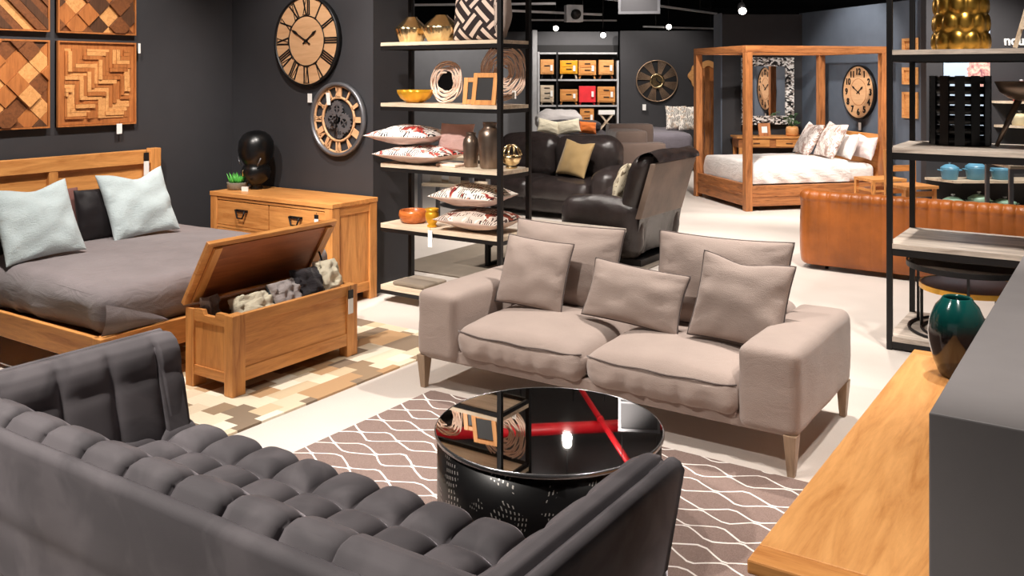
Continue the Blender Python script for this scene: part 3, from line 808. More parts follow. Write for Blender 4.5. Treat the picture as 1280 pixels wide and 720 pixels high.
for r, (z0, z1) in enumerate(((.098, .265), (.293, .495), (.523, .717))):
    for s in (-1, 1):
        xa, xb = (-hx+.088, -.006) if s < 0 else (.006, hx-.088)
        b = MB(); b.b2((xa, -hy+.012, z0), (xb, -hy+.04, z1)); d = b.out('drawer', 'oak_x', t, bevel=.003)
        xc, zc = (xa+xb)/2, (z0+z1)/2+.02
        b = MB()
        b.tube([(xc-.055, -hy-.012, zc+.012), (xc-.03, -hy-.016, zc-.045), (xc+.03, -hy-.016, zc-.045), (xc+.055, -hy-.012, zc+.012)], .007, 6)
        b.b2((xc-.068, -hy+.0, zc+.004), (xc+.068, -hy+.013, zc+.022)); b.b2((xc-.062, -hy-.016, zc+.006), (xc-.046, -hy+.004, zc+.02)); b.b2((xc+.046, -hy-.016, zc+.006), (xc+.062, -hy+.004, zc+.02))
        b.out('handle', 'black_metal', d)
# things on it
t = thing('potted_succulent', 'small green succulent in a low grey pot on the chest of drawers', 'plant', (-6.235, 5.12, .786))
b = MB(); b.lathe([(.072, 0), (.084, .01), (.088, .055), (.088, .06), (.08, .06), (.078, .045), (0, .044)], seg=32); b.out('pot', 'stone_pot', t)
b = MB(); b.lathe([(0, .04), (.078, .044), (.07, .05), (0, .054)], seg=24); b.out('soil', 'soil', t)
b = MB()
for k in range(24):
    a = k*2.4; r = .012+.045*((k % 8)/8); tl = .3+.5*((k % 5)/5); h = .06+.03*((k*7 % 5)/5)
    p = Vector((r*math.cos(a), r*math.sin(a), .05)); d = Vector((math.cos(a)*tl, math.sin(a)*tl, 1)).normalized()
    q = [p, p+d*h*.5, p+d*h+Vector((0, 0, .012))]
    b.tube(q, lambda u: .011*(1-u)**.6+.0008, 6)
b.out('leaves', 'leaf', t)
t = thing('black_sculptural_vase', 'tall glossy black two-lobed vase on the chest of drawers', 'vase', (-6.12, 5.22, .786))
b = MB(); b.lathe([(.05, 0), (.055, .012), (.04, .028), (.05, .04), (.105, .085), (.122, .14), (.112, .185), (.095, .205), (.108, .225), (.138, .27), (.15, .33), (.142, .40), (.115, .45), (.075, .48), (.03, .492), (0, .494)], seg=48); b.out('body', 'black_gloss', t)
for s in (-1, 1):
    b = MB(); b.tube([(s*.10, -.075, .20), (s*.125, -.078, .235), (s*.14, -.07, .27)], .006, 6); b.out('handle', 'grey_metal', t)  # grey strips standing in for the two highlights on the shoulders
b = MB(); b.tube([(-.01, -.122, .17), (-.01, -.135, .16), (-.01, -.132, .115)], .004, 6); b.out('pendant_bead', 'gold_pale', t)
b = MB(); b.b2((-.03, -.004, 0), (.03, .004, .038)); o = b.out('price_card', 'white', None, (-6.07, 5.06, .786), (.0, 0, .35)); tag(o, 'little white price card in front of the black vase', 'price card')
price_tag('black price tag hanging from the right top drawer', (-5.06, 4.885, .70), 0, .085, .04, black=True)

# ================================================================ open blanket chest
t = thing('blanket_chest', 'honey oak blanket chest with its lid propped open at the foot of the bed', 'chest', (-4.20, 3.73, .012))
w, l, H = .20, .48, .437
for sx in (-1, 1):
    for sy in (-1, 1):
        x = sx*(w-.035); y = sy*(l-.045)
        b = MB(); b.b2((x-.035, y-.045, 0), (x+.035, y+.045, H)); b.out('corner_post', 'oak_z', t, bevel=.004)
    x = sx*(w-.018)
    for za, zb in ((.07, .145), (H-.06, H)):
        b = MB(); b.b2((x-.016, -l+.09, za), (x+.016, l-.09, zb)); b.out('long_rail', 'oak_y', t, bevel=.003)
    b = MB(); b.b2((x-.007, -l+.09, .13), (x+.007, l-.09, H-.05)); b.out('long_panel', 'oak_y', t)
for sy in (-1, 1):
    y = sy*(l-.02)
    b = MB(); b.b2((-w+.07, y-.016, .07), (w-.07, y+.016, .125)); b.out('end_rail', 'oak_x', t, bevel=.003)
    b = MB(); b.prism([(-w+.07, .37), (w-.07, .37), (w-.07, H), (.06, H), (.045, H-.028), (-.045, H-.028), (-.06, H), (-w+.07, H)], y-.014, y+.014, 'y'); b.out('end_rail', 'oak_x', t)
    b = MB(); b.b2((-w+.07, y-.007, .12), (w-.07, y+.007, .375)); b.out('end_panel', 'oak_z', t)
b = MB(); b.b2((-w+.03, -l+.03, .09), (w-.03, l-.03, .105)); b.out('floor_panel', 'w3', t)
ang = math.radians(58.5)
lid = MB()
lid.b2((0, -l-.01, 0), (.43, l+.01, .028))
o = lid.out('lid', 'oak_y', t, (-w-.004, 0, H+.006), (0, -ang, 0), bevel=.004)
for lo_, hi_, m_ in (((.03, -l+.03, -.006), (.40, l-.03, 0), 'lid_inside'), ((.03, -l+.03, -.020), (.40, -l+.08, -.006), 'oak_x'), ((.03, l-.08, -.020), (.40, l-.03, -.006), 'oak_x')):
    b = MB(); b.b2(lo_, hi_); b.out('lid_lining' if m_ == 'lid_inside' else 'lid_batten', m_, o)
b = MB(); b.tube([(.02, l-.06, H-.04), (-.02, l-.055, H+.05), (-.07, l-.06, H+.17), (-.09, l-.06, H+.19)], .006, 6); b.out('lid_stay', 'black_metal', t)
b = MB(); b.b2((-w+.05, -l+.11, .11), (w-.05, l-.11, .35)); o = b.out('folded_blanket', 'charcoal_cloth', None, (-4.20, 3.73, .012), bevel=.03); tag(o, 'dark folded blanket filling the bottom of the oak chest', 'blanket')
CG = 'soft goods heaped in the open chest'
def lump(name, mat, text, loc, sz, rz, seed, cat='cushion', lean=.5, **k):
    o = pillow(name, sz[0], sz[1], sz[2], mat, None, loc, rz=rz, lean=-lean, seed=seed, wr=.016, plump=.36, **k); return tag(o, text, cat, CG)
lump('folded_throw', 'cream_cloth', 'crumpled cream throw at the near end of the open chest', (-4.09, 3.52, .36), (.27, .17, .13), PI/2, 21, 'throw', lean=.75, pinch=.03)
lump('chest_cushion', 'greige_cloth', 'pale greige cushion with slate edge in the middle of the open chest', (-4.09, 3.755, .365), (.22, .19, .12), PI/2+.12, 22, lean=.55, back='slate_cloth')
lump('chest_cushion', 'charcoal_cloth', 'charcoal cushion next to the cream one in the open chest', (-4.10, 3.935, .375), (.20, .22, .13), PI/2-.1, 23, lean=.5)
lump('chest_cushion', 'cream_cloth', 'cream cushion poking out at the far end of the open chest', (-4.09, 4.09, .385), (.17, .23, .12), PI/2-.12, 24, lean=.45, pinch=.05)
lump('chest_cushion', 'greige_cloth', 'grey cushion upright in the near corner of the open chest', (-4.30, 3.345, .315), (.12, .19, .07), PI/2, 25, lean=.1)
price_tag('black and white price tag hanging on the front of the chest', (-3.985, 4.135, .425), PI/2+.05, .145, .042)

# ================================================================ wall clocks
def lines(b, segs, place, z0, z1, mi=0):
    for (x0, y0, x1, y1, wd) in segs:
        d = Vector((x1-x0, y1-y0)); n = Vector((-d.y, d.x)).normalized()*wd/2
        q = [Vector((x0, y0))+n, Vector((x0, y0))-n, Vector((x1, y1))-n, Vector((x1, y1))+n]
        b.loft([[place(p.x, p.y, z) for p in q] for z in (z0, z1)], smooth=False, mi=mi)
def roman(s, h, w, th):
    """strokes of a roman numeral, centred, height h"""
    W = {'I': .36, 'V': .9, 'X': .9}; tot = sum(W[c] for c in s)*w; x = -tot/2; out = []
    for c in s:
        cw_ = W[c]*w; m = x+cw_/2; d = cw_*.36
        if c == 'I': out.append((m, -h/2, m, h/2, th))
        if c == 'V': out += [(m-d, h/2, m, -h/2, th), (m+d, h/2, m, -h/2, th*.45)]
        if c == 'X': out += [(m-d, h/2, m+d, -h/2, th), (m+d, h/2, m-d, -h/2, th*.45)]
        x += cw_
    # serif bars
    out += [(-tot/2, h/2, tot/2, h/2, th*.3), (-tot/2, -h/2, tot/2, -h/2, th*.3)]
    return out
RN = ['XII', 'I', 'II', 'III', 'IIII', 'V', 'VI', 'VII', 'VIII', 'IX', 'X', 'XI']
def clock_root(label, loc, rz): return thing('wall_clock', label, 'clock', loc, rz)
def hands(t, hh, mm, r1, r2, depth, mat, th=.012, parent=None):
    for nm, a, r in (('hour_hand', (hh % 12)/12*2*PI+mm/60*PI/6, r1), ('minute_hand', mm/60*2*PI, r2)):
        b = MB(); s, c = math.sin(a), math.cos(a)
        P = lambda x, y, z: (x*c+y*s, -z, -x*s+y*c)
        b.loft([[P(x, y, z) for x, y in ((-th*.5, -r*.28), (th*.5, -r*.28), (th*.42, r*.55), (th*1.1, r*.72), (0, r), (-th*1.1, r*.72), (-th*.42, r*.55))] for z in (depth, depth+.004)], smooth=False)
        b.lathe([(0, 0), (.0, 0)], seg=3) if False else None
        b.out(nm, mat, t)
def ringmesh(b, r0, r1, z0, z1, seg=64, mi=0):
    def P(r, a, z): return (r*math.cos(a), -z, r*math.sin(a))
    rs = [(r0, z0), (r1, z0), (r1, z1), (r0, z1), (r0, z0)]
    b.loft([[P(r, 2*PI*i/seg, z) for i in range(seg)] for r, z in rs], caps=False, mi=mi)
def disc(b, r, z0, z1, seg=64, mi=0):
    def P(r, a, z): return (r*math.cos(a), -z, r*math.sin(a))
    b.loft([[P(r, 2*PI*i/seg, z) for i in range(seg)] for z in (z0, z1)], smooth=False, mi=mi)
# big pale roman clock: local -y faces the room
t = clock_root('large round pale wood clock with dark roman numerals on the dark back wall', (-5.715, CWY, 2.03), 0)
R = .365
b = MB(); disc(b, R, .005, .035); b.out('face', 'clock_face', t)
b = MB(); ringmesh(b, R-.002, R+.012, 0, .05); b.out('rim', 'black_metal', t)
b = MB(); ringmesh(b, .205, .213, .034, .040); b.out('chapter_ring', 'black_metal', t)
for k, s in enumerate(RN):
    b = MB(); a = k/12*2*PI; sn, cs = math.sin(a), math.cos(a)
    def place(x, y, z, sn=sn, cs=cs):
        yy = y+.285; return (x*cs+yy*sn, -z, -x*sn+yy*cs)
    lines(b, roman(s, .135, .055, .013), place, .034, .039)
    b.out('numeral', 'black_metal', t)
hands(t, 1, 50, .15, .20, .042, 'black_metal'); b = MB(); disc(b, .014, .034, .05, 20); b.out('hub', 'black_metal', t)
# skeleton gear clock
t = clock_root('smaller openwork gear clock with grey rim, to the lower right of the large pale clock', (-5.36, CWY, 1.385), 0)
b = MB(); ringmesh(b, .275, .302, 0, .05); b.out('rim', 'grey_metal', t)
b = MB(); ringmesh(b, .168, .186, .012, .026); ringmesh(b, .262, .278, .012, .026); b.out('numeral_ring', 'clock_face', t)
for k, s in enumerate(RN):
    b = MB(); a = k/12*2*PI; sn, cs = math.sin(a), math.cos(a)
    def place(x, y, z, sn=sn, cs=cs):
        yy = y+.224; return (x*cs+yy*sn, -z, -x*sn+yy*cs)
    lines(b, roman(s, .085, .042, .014), place, .014, .026)
    b.out('numeral', 'clock_face', t)
def gear(b, cx, cz, r, n, z0, z1, hole=.5):
    def P(rr, a, z): return (cx+rr*math.cos(a), -z, cz+rr*math.sin(a))
    m = n*4; out = [(r*(1.12 if (i % 4) in (1, 2) else .97)) for i in range(m)]
    rs = [[P(r*hole, 2*PI*i/m, z0) for i in range(m)], [P(out[i], 2*PI*i/m, z0) for i in range(m)], [P(out[i], 2*PI*i/m, z1) for i in range(m)], [P(r*hole, 2*PI*i/m, z1) for i in range(m)], [P(r*hole, 2*PI*i/m, z0) for i in range(m)]]
    b.loft(rs, caps=False, smooth=False)
    for k in range(4):
        a = k*PI/2+cx*9
        b.bar(P(.0, 0, (z0+z1)/2), P(r*hole*1.05, a, (z0+z1)/2), .010, .008)
for cx, cz, r, n in ((0, .085, .062, 14), (-.075, -.005, .07, 16), (.07, -.03, .075, 16), (.01, -.11, .045, 12), (-.01, .0, .04, 10)):
    b = MB(); gear(b, cx, cz, r, n, .016+.008*(n % 3), .024+.008*(n % 3)); b.out('gear', 'grey_metal', t)
b = MB(); b.bar((-.175, -.012, 0), (.175, -.012, 0), .012); b.bar((0, -.012, -.175), (0, -.012, .175), .012); b.out('back_bar', 'black_metal', t)
hands(t, 7, 31, .09, .15, .044, 'black_metal', .011)
price_tag('small white price tag hanging below the large pale clock', (-5.69, CWY-.02, 1.59), 0, .075, .05, black=False)
o = price_tag('small white price tag on the gear clock, near its eleven', (-5.44, CWY-.06, 1.60), 0, .10, .04, black=False, tilt=.1)

# ================================================================ shelving racks
def rack(name, text, x0, y0, w, d, zs, top, board, mats, rail=.05, skip=None):
    t = thing(name, text, 'shelving rack', (x0, y0, 0))
    p = .034
    for sx in (0, 1):
        for sy in (0, 1):
            if (sx, sy) == skip: continue
            x = sx*(w-p); y = sy*(d-p)
            b = MB(); b.b2((x, y, 0), (x+p, y+p, top)); b.out('post', 'black_metal', t, bevel=.002)
    for z in zs:
        b = MB(); b.b2((p*.3, p*.2, z-board), (w-p*.3, d-p*.2, z)) if False else None
        b.b2((p+.001, .002, z-board), (w-p-.001, d-.002, z)); b.b2((0.004, p+.002, z-board), (p+.001, d-p-.002, z)); b.b2((w-p-.001, p+.002, z-board), (w-.004, d-p-.002, z))
        s = b.out('shelf', mats, t)
        b = MB(); zz = z-board
        b.b2((p, 0.004, zz-rail), (w-p, .026, zz-.001)); b.b2((p, d-.026, zz-rail), (w-p, d-.004, zz-.001)); b.b2((.004, p, zz-rail), (.026, d-p, zz-.001)); b.b2((w-.026, p, zz-rail), (w-.004, d-p, zz-.001))
        b.out('shelf_frame', 'black_metal', s)
    return t
RX, RY, RW, RD = -4.83, 5.30, 1.16, .40
Z1 = (.125, .60, 1.065, 1.53, 1.995, 2.46)
rack('display_rack', 'tall black metal rack with pale oak shelves behind the linen sofa', RX, RY, RW, RD, Z1, 2.52, .026, 'shelf_x', .03, (0, 0))
R2X, R2Y, R2W, R2D = -1.30, 6.19, 1.30, .76
Z2 = (.085, .675, 1.285, 1.905)
rack('display_rack', 'tall black metal rack with weathered plank shelves at the right edge', R2X, R2Y, R2W, R2D, Z2, 2.55, .030, 'plank_x', .045)

def fluted_bowl(r, h, n, mat, text, loc, sc=1, group=None, rz=0, tilt=0):
    b = MB()
    def mod(a, z): return 1+.07*abs(math.cos(a*n/2))*min(1, z/(h*.35)+.2)
    outp = [(r*.34, 0), (r*.5, h*.06), (r*.80, h*.36), (r*.96, h*.74), (r, h)]
    inn = [(r*.965, h), (r*.92, h*.74), (r*.76, h*.38), (r*.45, h*.12), (0, h*.09)]
    b.lathe([(0, 0)]+outp+inn, seg=n*6, mod=mod)
    for k in range(n*6): pass
    o = b.out('fluted_bowl', mat, None, loc, (tilt, 0, rz)); return tag(o, text, 'bowl', group)
def gourd(r, h, n, text, loc):
    b = MB(); mod = lambda a, z: 1+(.06*abs(math.cos(a*n/2)) if z < h*.56 else .06*abs(math.cos(a*n/2))*max(0, 1-(z-h*.56)/(h*.1)))
    b.lathe([(0, 0), (r*.66, 0), (r*.72, h*.06), (r*.9, h*.3), (r, h*.5), (r*.99, h*.56), (r*.9, h*.62), (r*.62, h*.80), (r*.36, h*.95), (r*.33, h), (r*.26, h), (0, h*.9)], seg=n*6, mod=mod)
    return tag(b.out('fluted_vase', 'gold_pale', None, loc), text, 'vase', 'gold fluted vases on the upper shelf')
gourd(.125, .20, 12, 'left champagne gold fluted squat vase on the upper rack shelf', (RX+.185, RY+.19, Z1[4]+.001))
gourd(.145, .205, 14, 'champagne gold fluted squat vase beside the maze print cushion', (RX+.475, RY+.20, Z1[4]+.001))
o = pillow('patterned_cushion', .42, .40, .13, 'maze', None, (RX+.82, RY+.17, Z1[4]+.004), lean=-.10, seed=31, pinch=.03, wr=.003); tag(o, 'black and cream maze print cushion on the upper rack shelf', 'cushion')
o = pillow('patterned_cushion', .26, .42, .13, 'floral_d', None, (RX+1.02, RY+.21, Z1[4]+.004), rz=-1.0, lean=-.04, seed=32, pinch=.03, back='linen'); tag(o, 'beige cushion standing on edge at the right end of the upper rack shelf', 'cushion')
fluted_bowl(.135, .10, 11, 'gold_paint', 'mustard gold fluted bowl on the second rack shelf', (RX+.24, RY+.17, Z1[3]+.001))
def twig_ring(r0, r1, seed, n=9, th=.008):
    r = random.Random(seed); b = MB()
    for k in range(n):
        rr = r0+(r1-r0)*(k+.5)/n; pts = []; ph = r.random()*6; e = .007*r.random()+.003
        for i in range(40):
            a = 2*PI*i/40; q = rr+e*math.sin(2*a+ph)+.004*math.sin(5*a+ph*2)
            pts.append((q*math.cos(a), .010*math.sin(3*a+ph*3)+.004*(k % 3), q*math.sin(a)))
        b.tube(pts, th*(.8+.5*r.random()), 6, closed=True)
    return b
t = thing('twig_mirror', 'small round mirror in a pale twig wreath frame on the rack', 'mirror', (RX+.485, RY+.24, Z1[3]+.166), rot=(-.12, 0, 0))
twig_ring(.072, .158, 4, 9, .0058).out('twig_frame', 'wicker', t)
b = MB(); disc(b, .080, -.010, 0, 40); b.out('mirror_glass', 'mirror', t)
t = thing('wicker_wall_disc', 'large woven twig disc hanging behind the wooden photo frames', 'wall decor', (RX+.925, RY+.37, Z1[3]+.238), rot=(-.04, 0, 0))
twig_ring(.045, .215, 9, 15, .0058).out('woven_rings', 'wicker', t)
price_tag('white price tag under the woven twig disc', (RX+1.045, RY+.34, Z1[3]+.10), 0, .06, .035, black=False)
def photo_frame(text, w, h, loc, rz, lean, mat='oak_z', insert='black_card', fw=.035, group=None):
    t = thing('photo_frame', text, 'photo frame', loc, rot=(-lean, 0, rz), group=group)
    b = MB(); b.b2((-w/2, 0, 0), (-w/2+fw, .018, h)); b.b2((w/2-fw, 0, 0), (w/2, .018, h)); b.b2((-w/2+fw, 0, 0), (w/2-fw, .018, fw)); b.b2((-w/2+fw, 0, h-fw), (w/2-fw, .018, h)); b.out('frame', mat, t, bevel=.003)
    b = MB(); b.b2((-w/2+fw*.8, .008, fw*.8), (w/2-fw*.8, .013, h-fw*.8)); b.out('picture', insert, t)
    return t
photo_frame('smaller wooden photo frame, tucked behind the larger one on the rack', .15, .20, (RX+.795, RY+.15, Z1[3]+.001), .25, .18)
photo_frame('larger wooden photo frame with dark insert on the rack', .20, .235, (RX+.965, RY+.055, Z1[3]+.001), .12, .20)
# third shelf
def flat_cushion(text, mat, loc, w, d, t_, rz, seed, roll=0, group=None, back='floral_edge'):
    b = pillow('floral_cushion', w, d, t_, mat, None, loc, rz=rz, lean=-(PI/2-roll), seed=seed, pinch=.05, wr=.006, plump=.6, back=back); return tag(b, text, 'cushion', group)
FG = 'floral cushions stacked on the rack'
flat_cushion('white floral cushion, upper one of the pair on the middle rack shelf', 'floral_a', (RX+.205, RY-.055, Z1[2]+.215), .56, .46, .16, .10, 41, .0, FG)
flat_cushion('white and coral floral cushion, lower one of the pair on the middle rack shelf', 'floral_b', (RX+.29, RY-.05, Z1[2]+.075), .60, .44, .15, .02, 42, 0, FG)
flat_cushion('crimson and black floral cushion, upper one of the pair on the lower rack shelf', 'floral_c', (RX+.80, RY-.02, Z1[1]+.255), .54, .44, .17, .10, 43, .0, FG)
flat_cushion('taupe floral cushion, lower one of the pair on the lower rack shelf', 'floral_d', (RX+.84, RY-.02, Z1[1]+.085), .56, .44, .16, .02, 44, 0, FG)
o = pillow('folded_throw', .30, .22, .10, 'pink_cloth', None, (RX+.56, RY+.24, Z1[2]+.10), rz=.1, lean=-.3, seed=45); tag(o, 'dusty pink throw behind the white floral cushions on the rack', 'throw')
def bottle_vase(text, r, h, loc):
    b = MB(); b.lathe([(0, 0), (r*.8, 0), (r*.86, h*.03), (r, h*.5), (r*1.02, h*.68), (r*.93, h*.80), (r*.62, h*.87), (r*.55, h*.90), (r*.60, h*.98), (r*.62, h), (r*.5, h), (r*.45, h*.9), (0, h*.88)], seg=40)
    return tag(b.out('bronze_vase', 'bronze', None, loc), text, 'vase', 'bronze vases on the rack')
bottle_vase('shorter dark bronze vase on the middle rack shelf', .060, .255, (RX+.775, RY+.17, Z1[2]+.001))
bottle_vase('taller dark bronze vase beside the front rack post', .085, .335, (RX+.945, RY+.17, Z1[2]+.001))
t = thing('globe_lantern', 'small gold ribbed globe ornament at the right end of the middle rack shelf', 'ornament', (RX+1.075, RY+.26, Z1[2]+.001))
b = MB(); b.lathe([(0, 0), (.04, 0), (.045, .012), (.03, .02), (.06, .04), (.074, .075), (.074, .095), (0, .1)], seg=30); b.out('base_bowl', 'gold_pale', t)
b = MB()
for k in range(10):
    a = k*PI/5; b.tube([(.072*math.cos(a)*math.cos(q), .072*math.sin(a)*math.cos(q), .095+.075*math.sin(q)) for q in [i*PI/16 for i in range(9)]], .007, 6)
b.out('rib_cage', 'gold_pale', t)
b = MB(); b.b2((-.09, -.06, 0), (.09, .06, .02)); o = b.out('trinket_tray', 'wicker', None, (RX+.62, RY+.12, Z1[2]+.001), bevel=.005); tag(o, 'flat pale trinket tray beside the shorter bronze vase', 'tray')
# fourth shelf
b = MB(); b.lathe([(0, 0), (.085, 0), (.105, .02), (.118, .06), (.112, .092), (.105, .098), (.098, .092), (.10, .05), (.08, .022), (0, .018)], seg=40); o = b.out('wooden_bowl', 'copper_wood', None, (RX+.20, RY+.20, Z1[1]+.001)); tag(o, 'orange brown turned wooden bowl on the lower rack shelf', 'bowl')
b = MB(); b.lathe([(0, 0), (.036, 0), (.038, .012), (.028, .022), (.046, .05), (.054, .085), (.05, .11), (.042, .118), (.052, .128), (.052, .14), (.04, .14), (.036, .12), (0, .1)], seg=32); o = b.out('gold_pot', 'gold_paint', None, (RX+.455, RY+.11, Z1[1]+.001)); tag(o, 'small mustard gold footed pot beside the stacked floral cushions', 'pot')
price_tag('white price tag hanging over the edge of the lower rack shelf', (RX+.535, RY-.012, Z1[1]+.0), .0, .125, .04, black=False, tilt=.0)
b = MB(); soft_box(b, (RX+.10, RY+.06, Z1[0]+.003), (RX+.42, RY+.34, Z1[0]+.035), r=.015, wr=.002, n=8); o = b.out('folded_mat', 'grey_rug', weld=.0005); tag(o, 'grey brown folded mat on the bottom rack shelf', 'mat')

# right rack contents
t = thing('hammered_gold_drum', 'hammered gold drum stool on the upper shelf of the right rack', 'stool', (-.92, 6.55, Z2[3]+.001))
def hammered(r, h, rows, n):
    b = MB(); seg, nz = n*10, rows*10
    def f(i, j):
        a = 2*PI*i; z = h*j; row = j*rows; k = math.floor(row)
        u = a/(2*PI)*n+(.5 if k % 2 else 0); du = (u-math.floor(u))*2-1; dv = (row-k)*2-1
        d = max(0, 1-(du*du/.86+dv*dv/.92)); taper = 1-.10*j
        rr = (r+.016*d**.5)*taper; return Vector((rr*math.cos(a), rr*math.sin(a), z))
    b.grid(f, seg, nz); return b
hammered(.165, .46, 4, 10).out('hammered_wall', 'gold', t, weld=.0005)
b = MB(); b.lathe([(0, .44), (.14, .44), (.152, .45), (.14, .458), (0, .458)], seg=40); b.out('lid', 'gold', t)
# woven strap basket with square gaps
t = thing('strap_basket', 'black woven strap basket with square gaps on the right rack', 'basket', (-.95, 6.73, Z2[2]+.001))
r, h = .178, .455
for k in range(7):
    z = .03+k*(h-.06)/6; b = MB()
    pts = [(1.0, z-.024), (1.03, z), (1.0, z+.024), (.985, z+.024), (.985, z-.024)]
    b.lathe([(r*a, q) for a, q in pts]+[(r*1.0, z-.024)], seg=48, mod=lambda a, zz, k=k: 1+.02*math.sin(a*9+PI*k)); 
    b.out('strap_band', 'black_gloss', t)
for k in range(12):
    a = 2*PI*k/12+.13; b = MB(); c, s = math.cos(a), math.sin(a); wv = .5*2*PI*r/12*.62
    pts = [(r*c-s*q, r*s+c*q) for q in (-wv, wv)]; po = [((r+.008)*c-s*q, (r+.008)*s+c*q) for q in (wv, -wv)]
    b.prism(pts+po, 0, h, 'z'); b.out('strap_upright', 'black_gloss', t)
b = MB(); b.lathe([(0, 0), (r*.98, 0), (r*.98, .012), (0, .012)], seg=40); b.out('base', 'black_gloss', t)
# wooden bowl on three splayed legs
t = thing('tripod_bowl', 'bronze bowl on three splayed legs at the right edge of the rack', 'bowl', (-.545, 6.62, Z2[2]+.009))
b = MB(); b.lathe([(0, .285), (.06, .288), (.11, .305), (.16, .345), (.19, .41), (.182, .412), (.15, .36), (.10, .325), (0, .31)], seg=44); b.out('bowl', 'bronze', t)
for k in range(3):
    a = k*2*PI/3+3.55; b = MB(); b.cyl((.055*math.cos(a), .055*math.sin(a), .295), (.185*math.cos(a), .185*math.sin(a), 0), .022, .012, 12); b.out('leg', 'bronze', t)
t = thing('table_easel', 'small pale folding easel at the right end of the upper rack shelf', 'easel', (-.50, 6.45, Z2[3]+.009))
for sx in (-1, 1):
    b = MB(); b.bar((sx*.10, -.02, 0), (sx*.012, .05, .36), .014, .022); b.out('leg', 'shelf_x', t)
b = MB(); b.bar((0, .2, 0), (0, .055, .33), .014); b.bar((-.07, -.012, .12), (.07, -.012, .12), .02, .012); b.out('rear_leg', 'shelf_x', t)
# nest of round tables on the bottom shelf
def round_table(text, r, h, loc, glass, edge, rz=0):
    t = thing('round_side_table', text, 'side table', loc, rz)
    b = MB(); b.lathe([(0, h-.012), (r-.006, h-.012), (r-.006, h), (0, h)], seg=64, smooth=False); b.out('table_top', glass, t)
    b = MB(); b.lathe([(r-.008, h-.03), (r+.004, h-.03), (r+.004, h+.003), (r-.008, h+.003), (r-.008, h-.03)], seg=64, smooth=False); b.out('rim', edge, t)
    for k in range(3):
        a = PI+k*2*PI/3-.4; b = MB(); x, y = (r-.012)*math.cos(a), (r-.012)*math.sin(a)
        b.bar((x, y, 0), (x, y, h-.03), .016); b.out('leg', 'black_metal', t)
    b = MB(); b.tube([((r-.012)*math.cos(q), (r-.012)*math.sin(q), .01) for q in [i*2*PI/48 for i in range(48)]], .009, 6, closed=True); b.out('foot_ring', 'black_metal', t)
round_table('larger round smoked glass side table on the bottom of the right rack', .37, .445, (-.875, 6.57, Z2[0]+.001), 'smoke_glass', 'black_metal')
round_table('smaller round dark table with gold rim nested under the glass one',   .305, .31, (-.86, 6.56, Z2[0]+.001), 'table_dark', 'gold', .5)
# ================================================================ behind the middle rack
b = MB(); b.b2((-5.6, 6.3, 0), (-3.6, 8.2, .010)); o = b.out('area_rug', 'grey_rug'); tag(o, 'plain grey brown rug on the floor behind the middle rack', 'rug')
t = thing('coffee_bench', 'low dark table on black trestle legs behind the middle rack', 'table', (-4.35, 7.05, .011), 0)
b = MB(); b.b2((-.62, -.30, .335), (.62, .30, .37)); b.out('table_top', 'plank_x', t, bevel=.004)
for s in (-1, 1):
    b = MB(); x = s*.5
    b.b2((x-.02, -.27, 0), (x+.02, -.23, .335)); b.b2((x-.02, .23, 0), (x+.02, .27, .335)); b.b2((x-.02, -.23, 0), (x+.02, .23, .03)); b.bar((x, -.23, .32), (x-s*.22, -.23, .33), .02); b.bar((x, -.25, .16), (x-s*.20, -.25, .325), .022); b.out('trestle_leg', 'black_metal', t)
t = thing('side_desk', 'grey side table with white cards, seen between the rack shelves', 'side table', (-6.35, 8.25, 0), .2)
b = MB(); b.b2((-.35, -.25, .80), (.35, .25, .84)); b.out('table_top', 'shelf_x', t, bevel=.004)
b = MB(); b.b2((-.32, -.22, .50), (.32, .22, .53)); b.out('lower_shelf', 'shelf_x', t)
for sx in (-1, 1):
    for sy in (-1, 1):
        b = MB(); b.b2((sx*.32-.02, sy*.22-.02, 0), (sx*.32+.02, sy*.22+.02, .80)); b.out('leg', 'grey_metal', t)
for k, x in enumerate((-.17, .06)):
    b = MB(); b.b2((-.07, -.004, 0), (.07, .004, .20)); o = b.out('display_card', 'white', None, (-6.35+x, 8.16+x*.2, .532), (-.1, 0, .25)); tag(o, ('left white card standing on the grey side table' , 'right white card standing on the grey side table')[k], 'card')

# ================================================================ black leather sofa and recliner
def leather_sofa():
    t = thing('leather_sofa', 'black leather three seat sofa with fat cushions behind the recliner', 'sofa', (-6.15, 9.95, 0), -.0)
    hw = 1.15
    b = MB(); soft_box(b, (-hw+.05, -.45, .06), (hw-.05, .45, .30), r=.06, n=12); b.out('base', 'black_leather', t, weld=.0006)
    for s in (-1, 1):
        b = MB(); soft_box(b, (s*hw-(.30 if s > 0 else 0), -.50, .05), (s*hw+(.30 if s < 0 else 0), .40, .60), r=.12, crown=.05, bulge=.03, wr=.012, n=18, seed=s); b.out('arm', 'black_leather', t, weld=.0006)
    for k in range(2):
        xa = -.845+k*.845
        b = MB(); soft_box(b, (xa+.006, -.52, .22), (xa+.84, .25, .44), r=.09, crown=.05, bulge=.02, wr=.012, n=18, seed=k); b.out('seat_cushion', 'black_leather', t, weld=.0006)
        b = MB(); soft_box(b, (xa+.006, .10, .40), (xa+.84, .46, .94), r=.13, crown=.05, bulge=.05, wr=.016, n=20, seed=k+5); b.out('back_cushion', 'black_leather', t, weld=.0006)
leather_sofa()
o = pillow('satin_cushion', .46, .46, .15, 'gold_satin', None, (-5.72, 9.74, .505), rz=-.15, lean=-.40, roll=.08, seed=51, chop=.03); tag(o, 'gold satin cushion leaning on the black leather sofa', 'cushion')
t = thing('recliner', 'dark leather recliner armchair seen from behind, taupe back panel', 'armchair', (-3.98, 7.98, 0), 0)
def shear_back(b, lo, hi, **k):
    soft_box(b, lo, hi, **k)
    for v in b.bm.verts: v.co.x += .30*(v.co.z-.35)
hw = .50
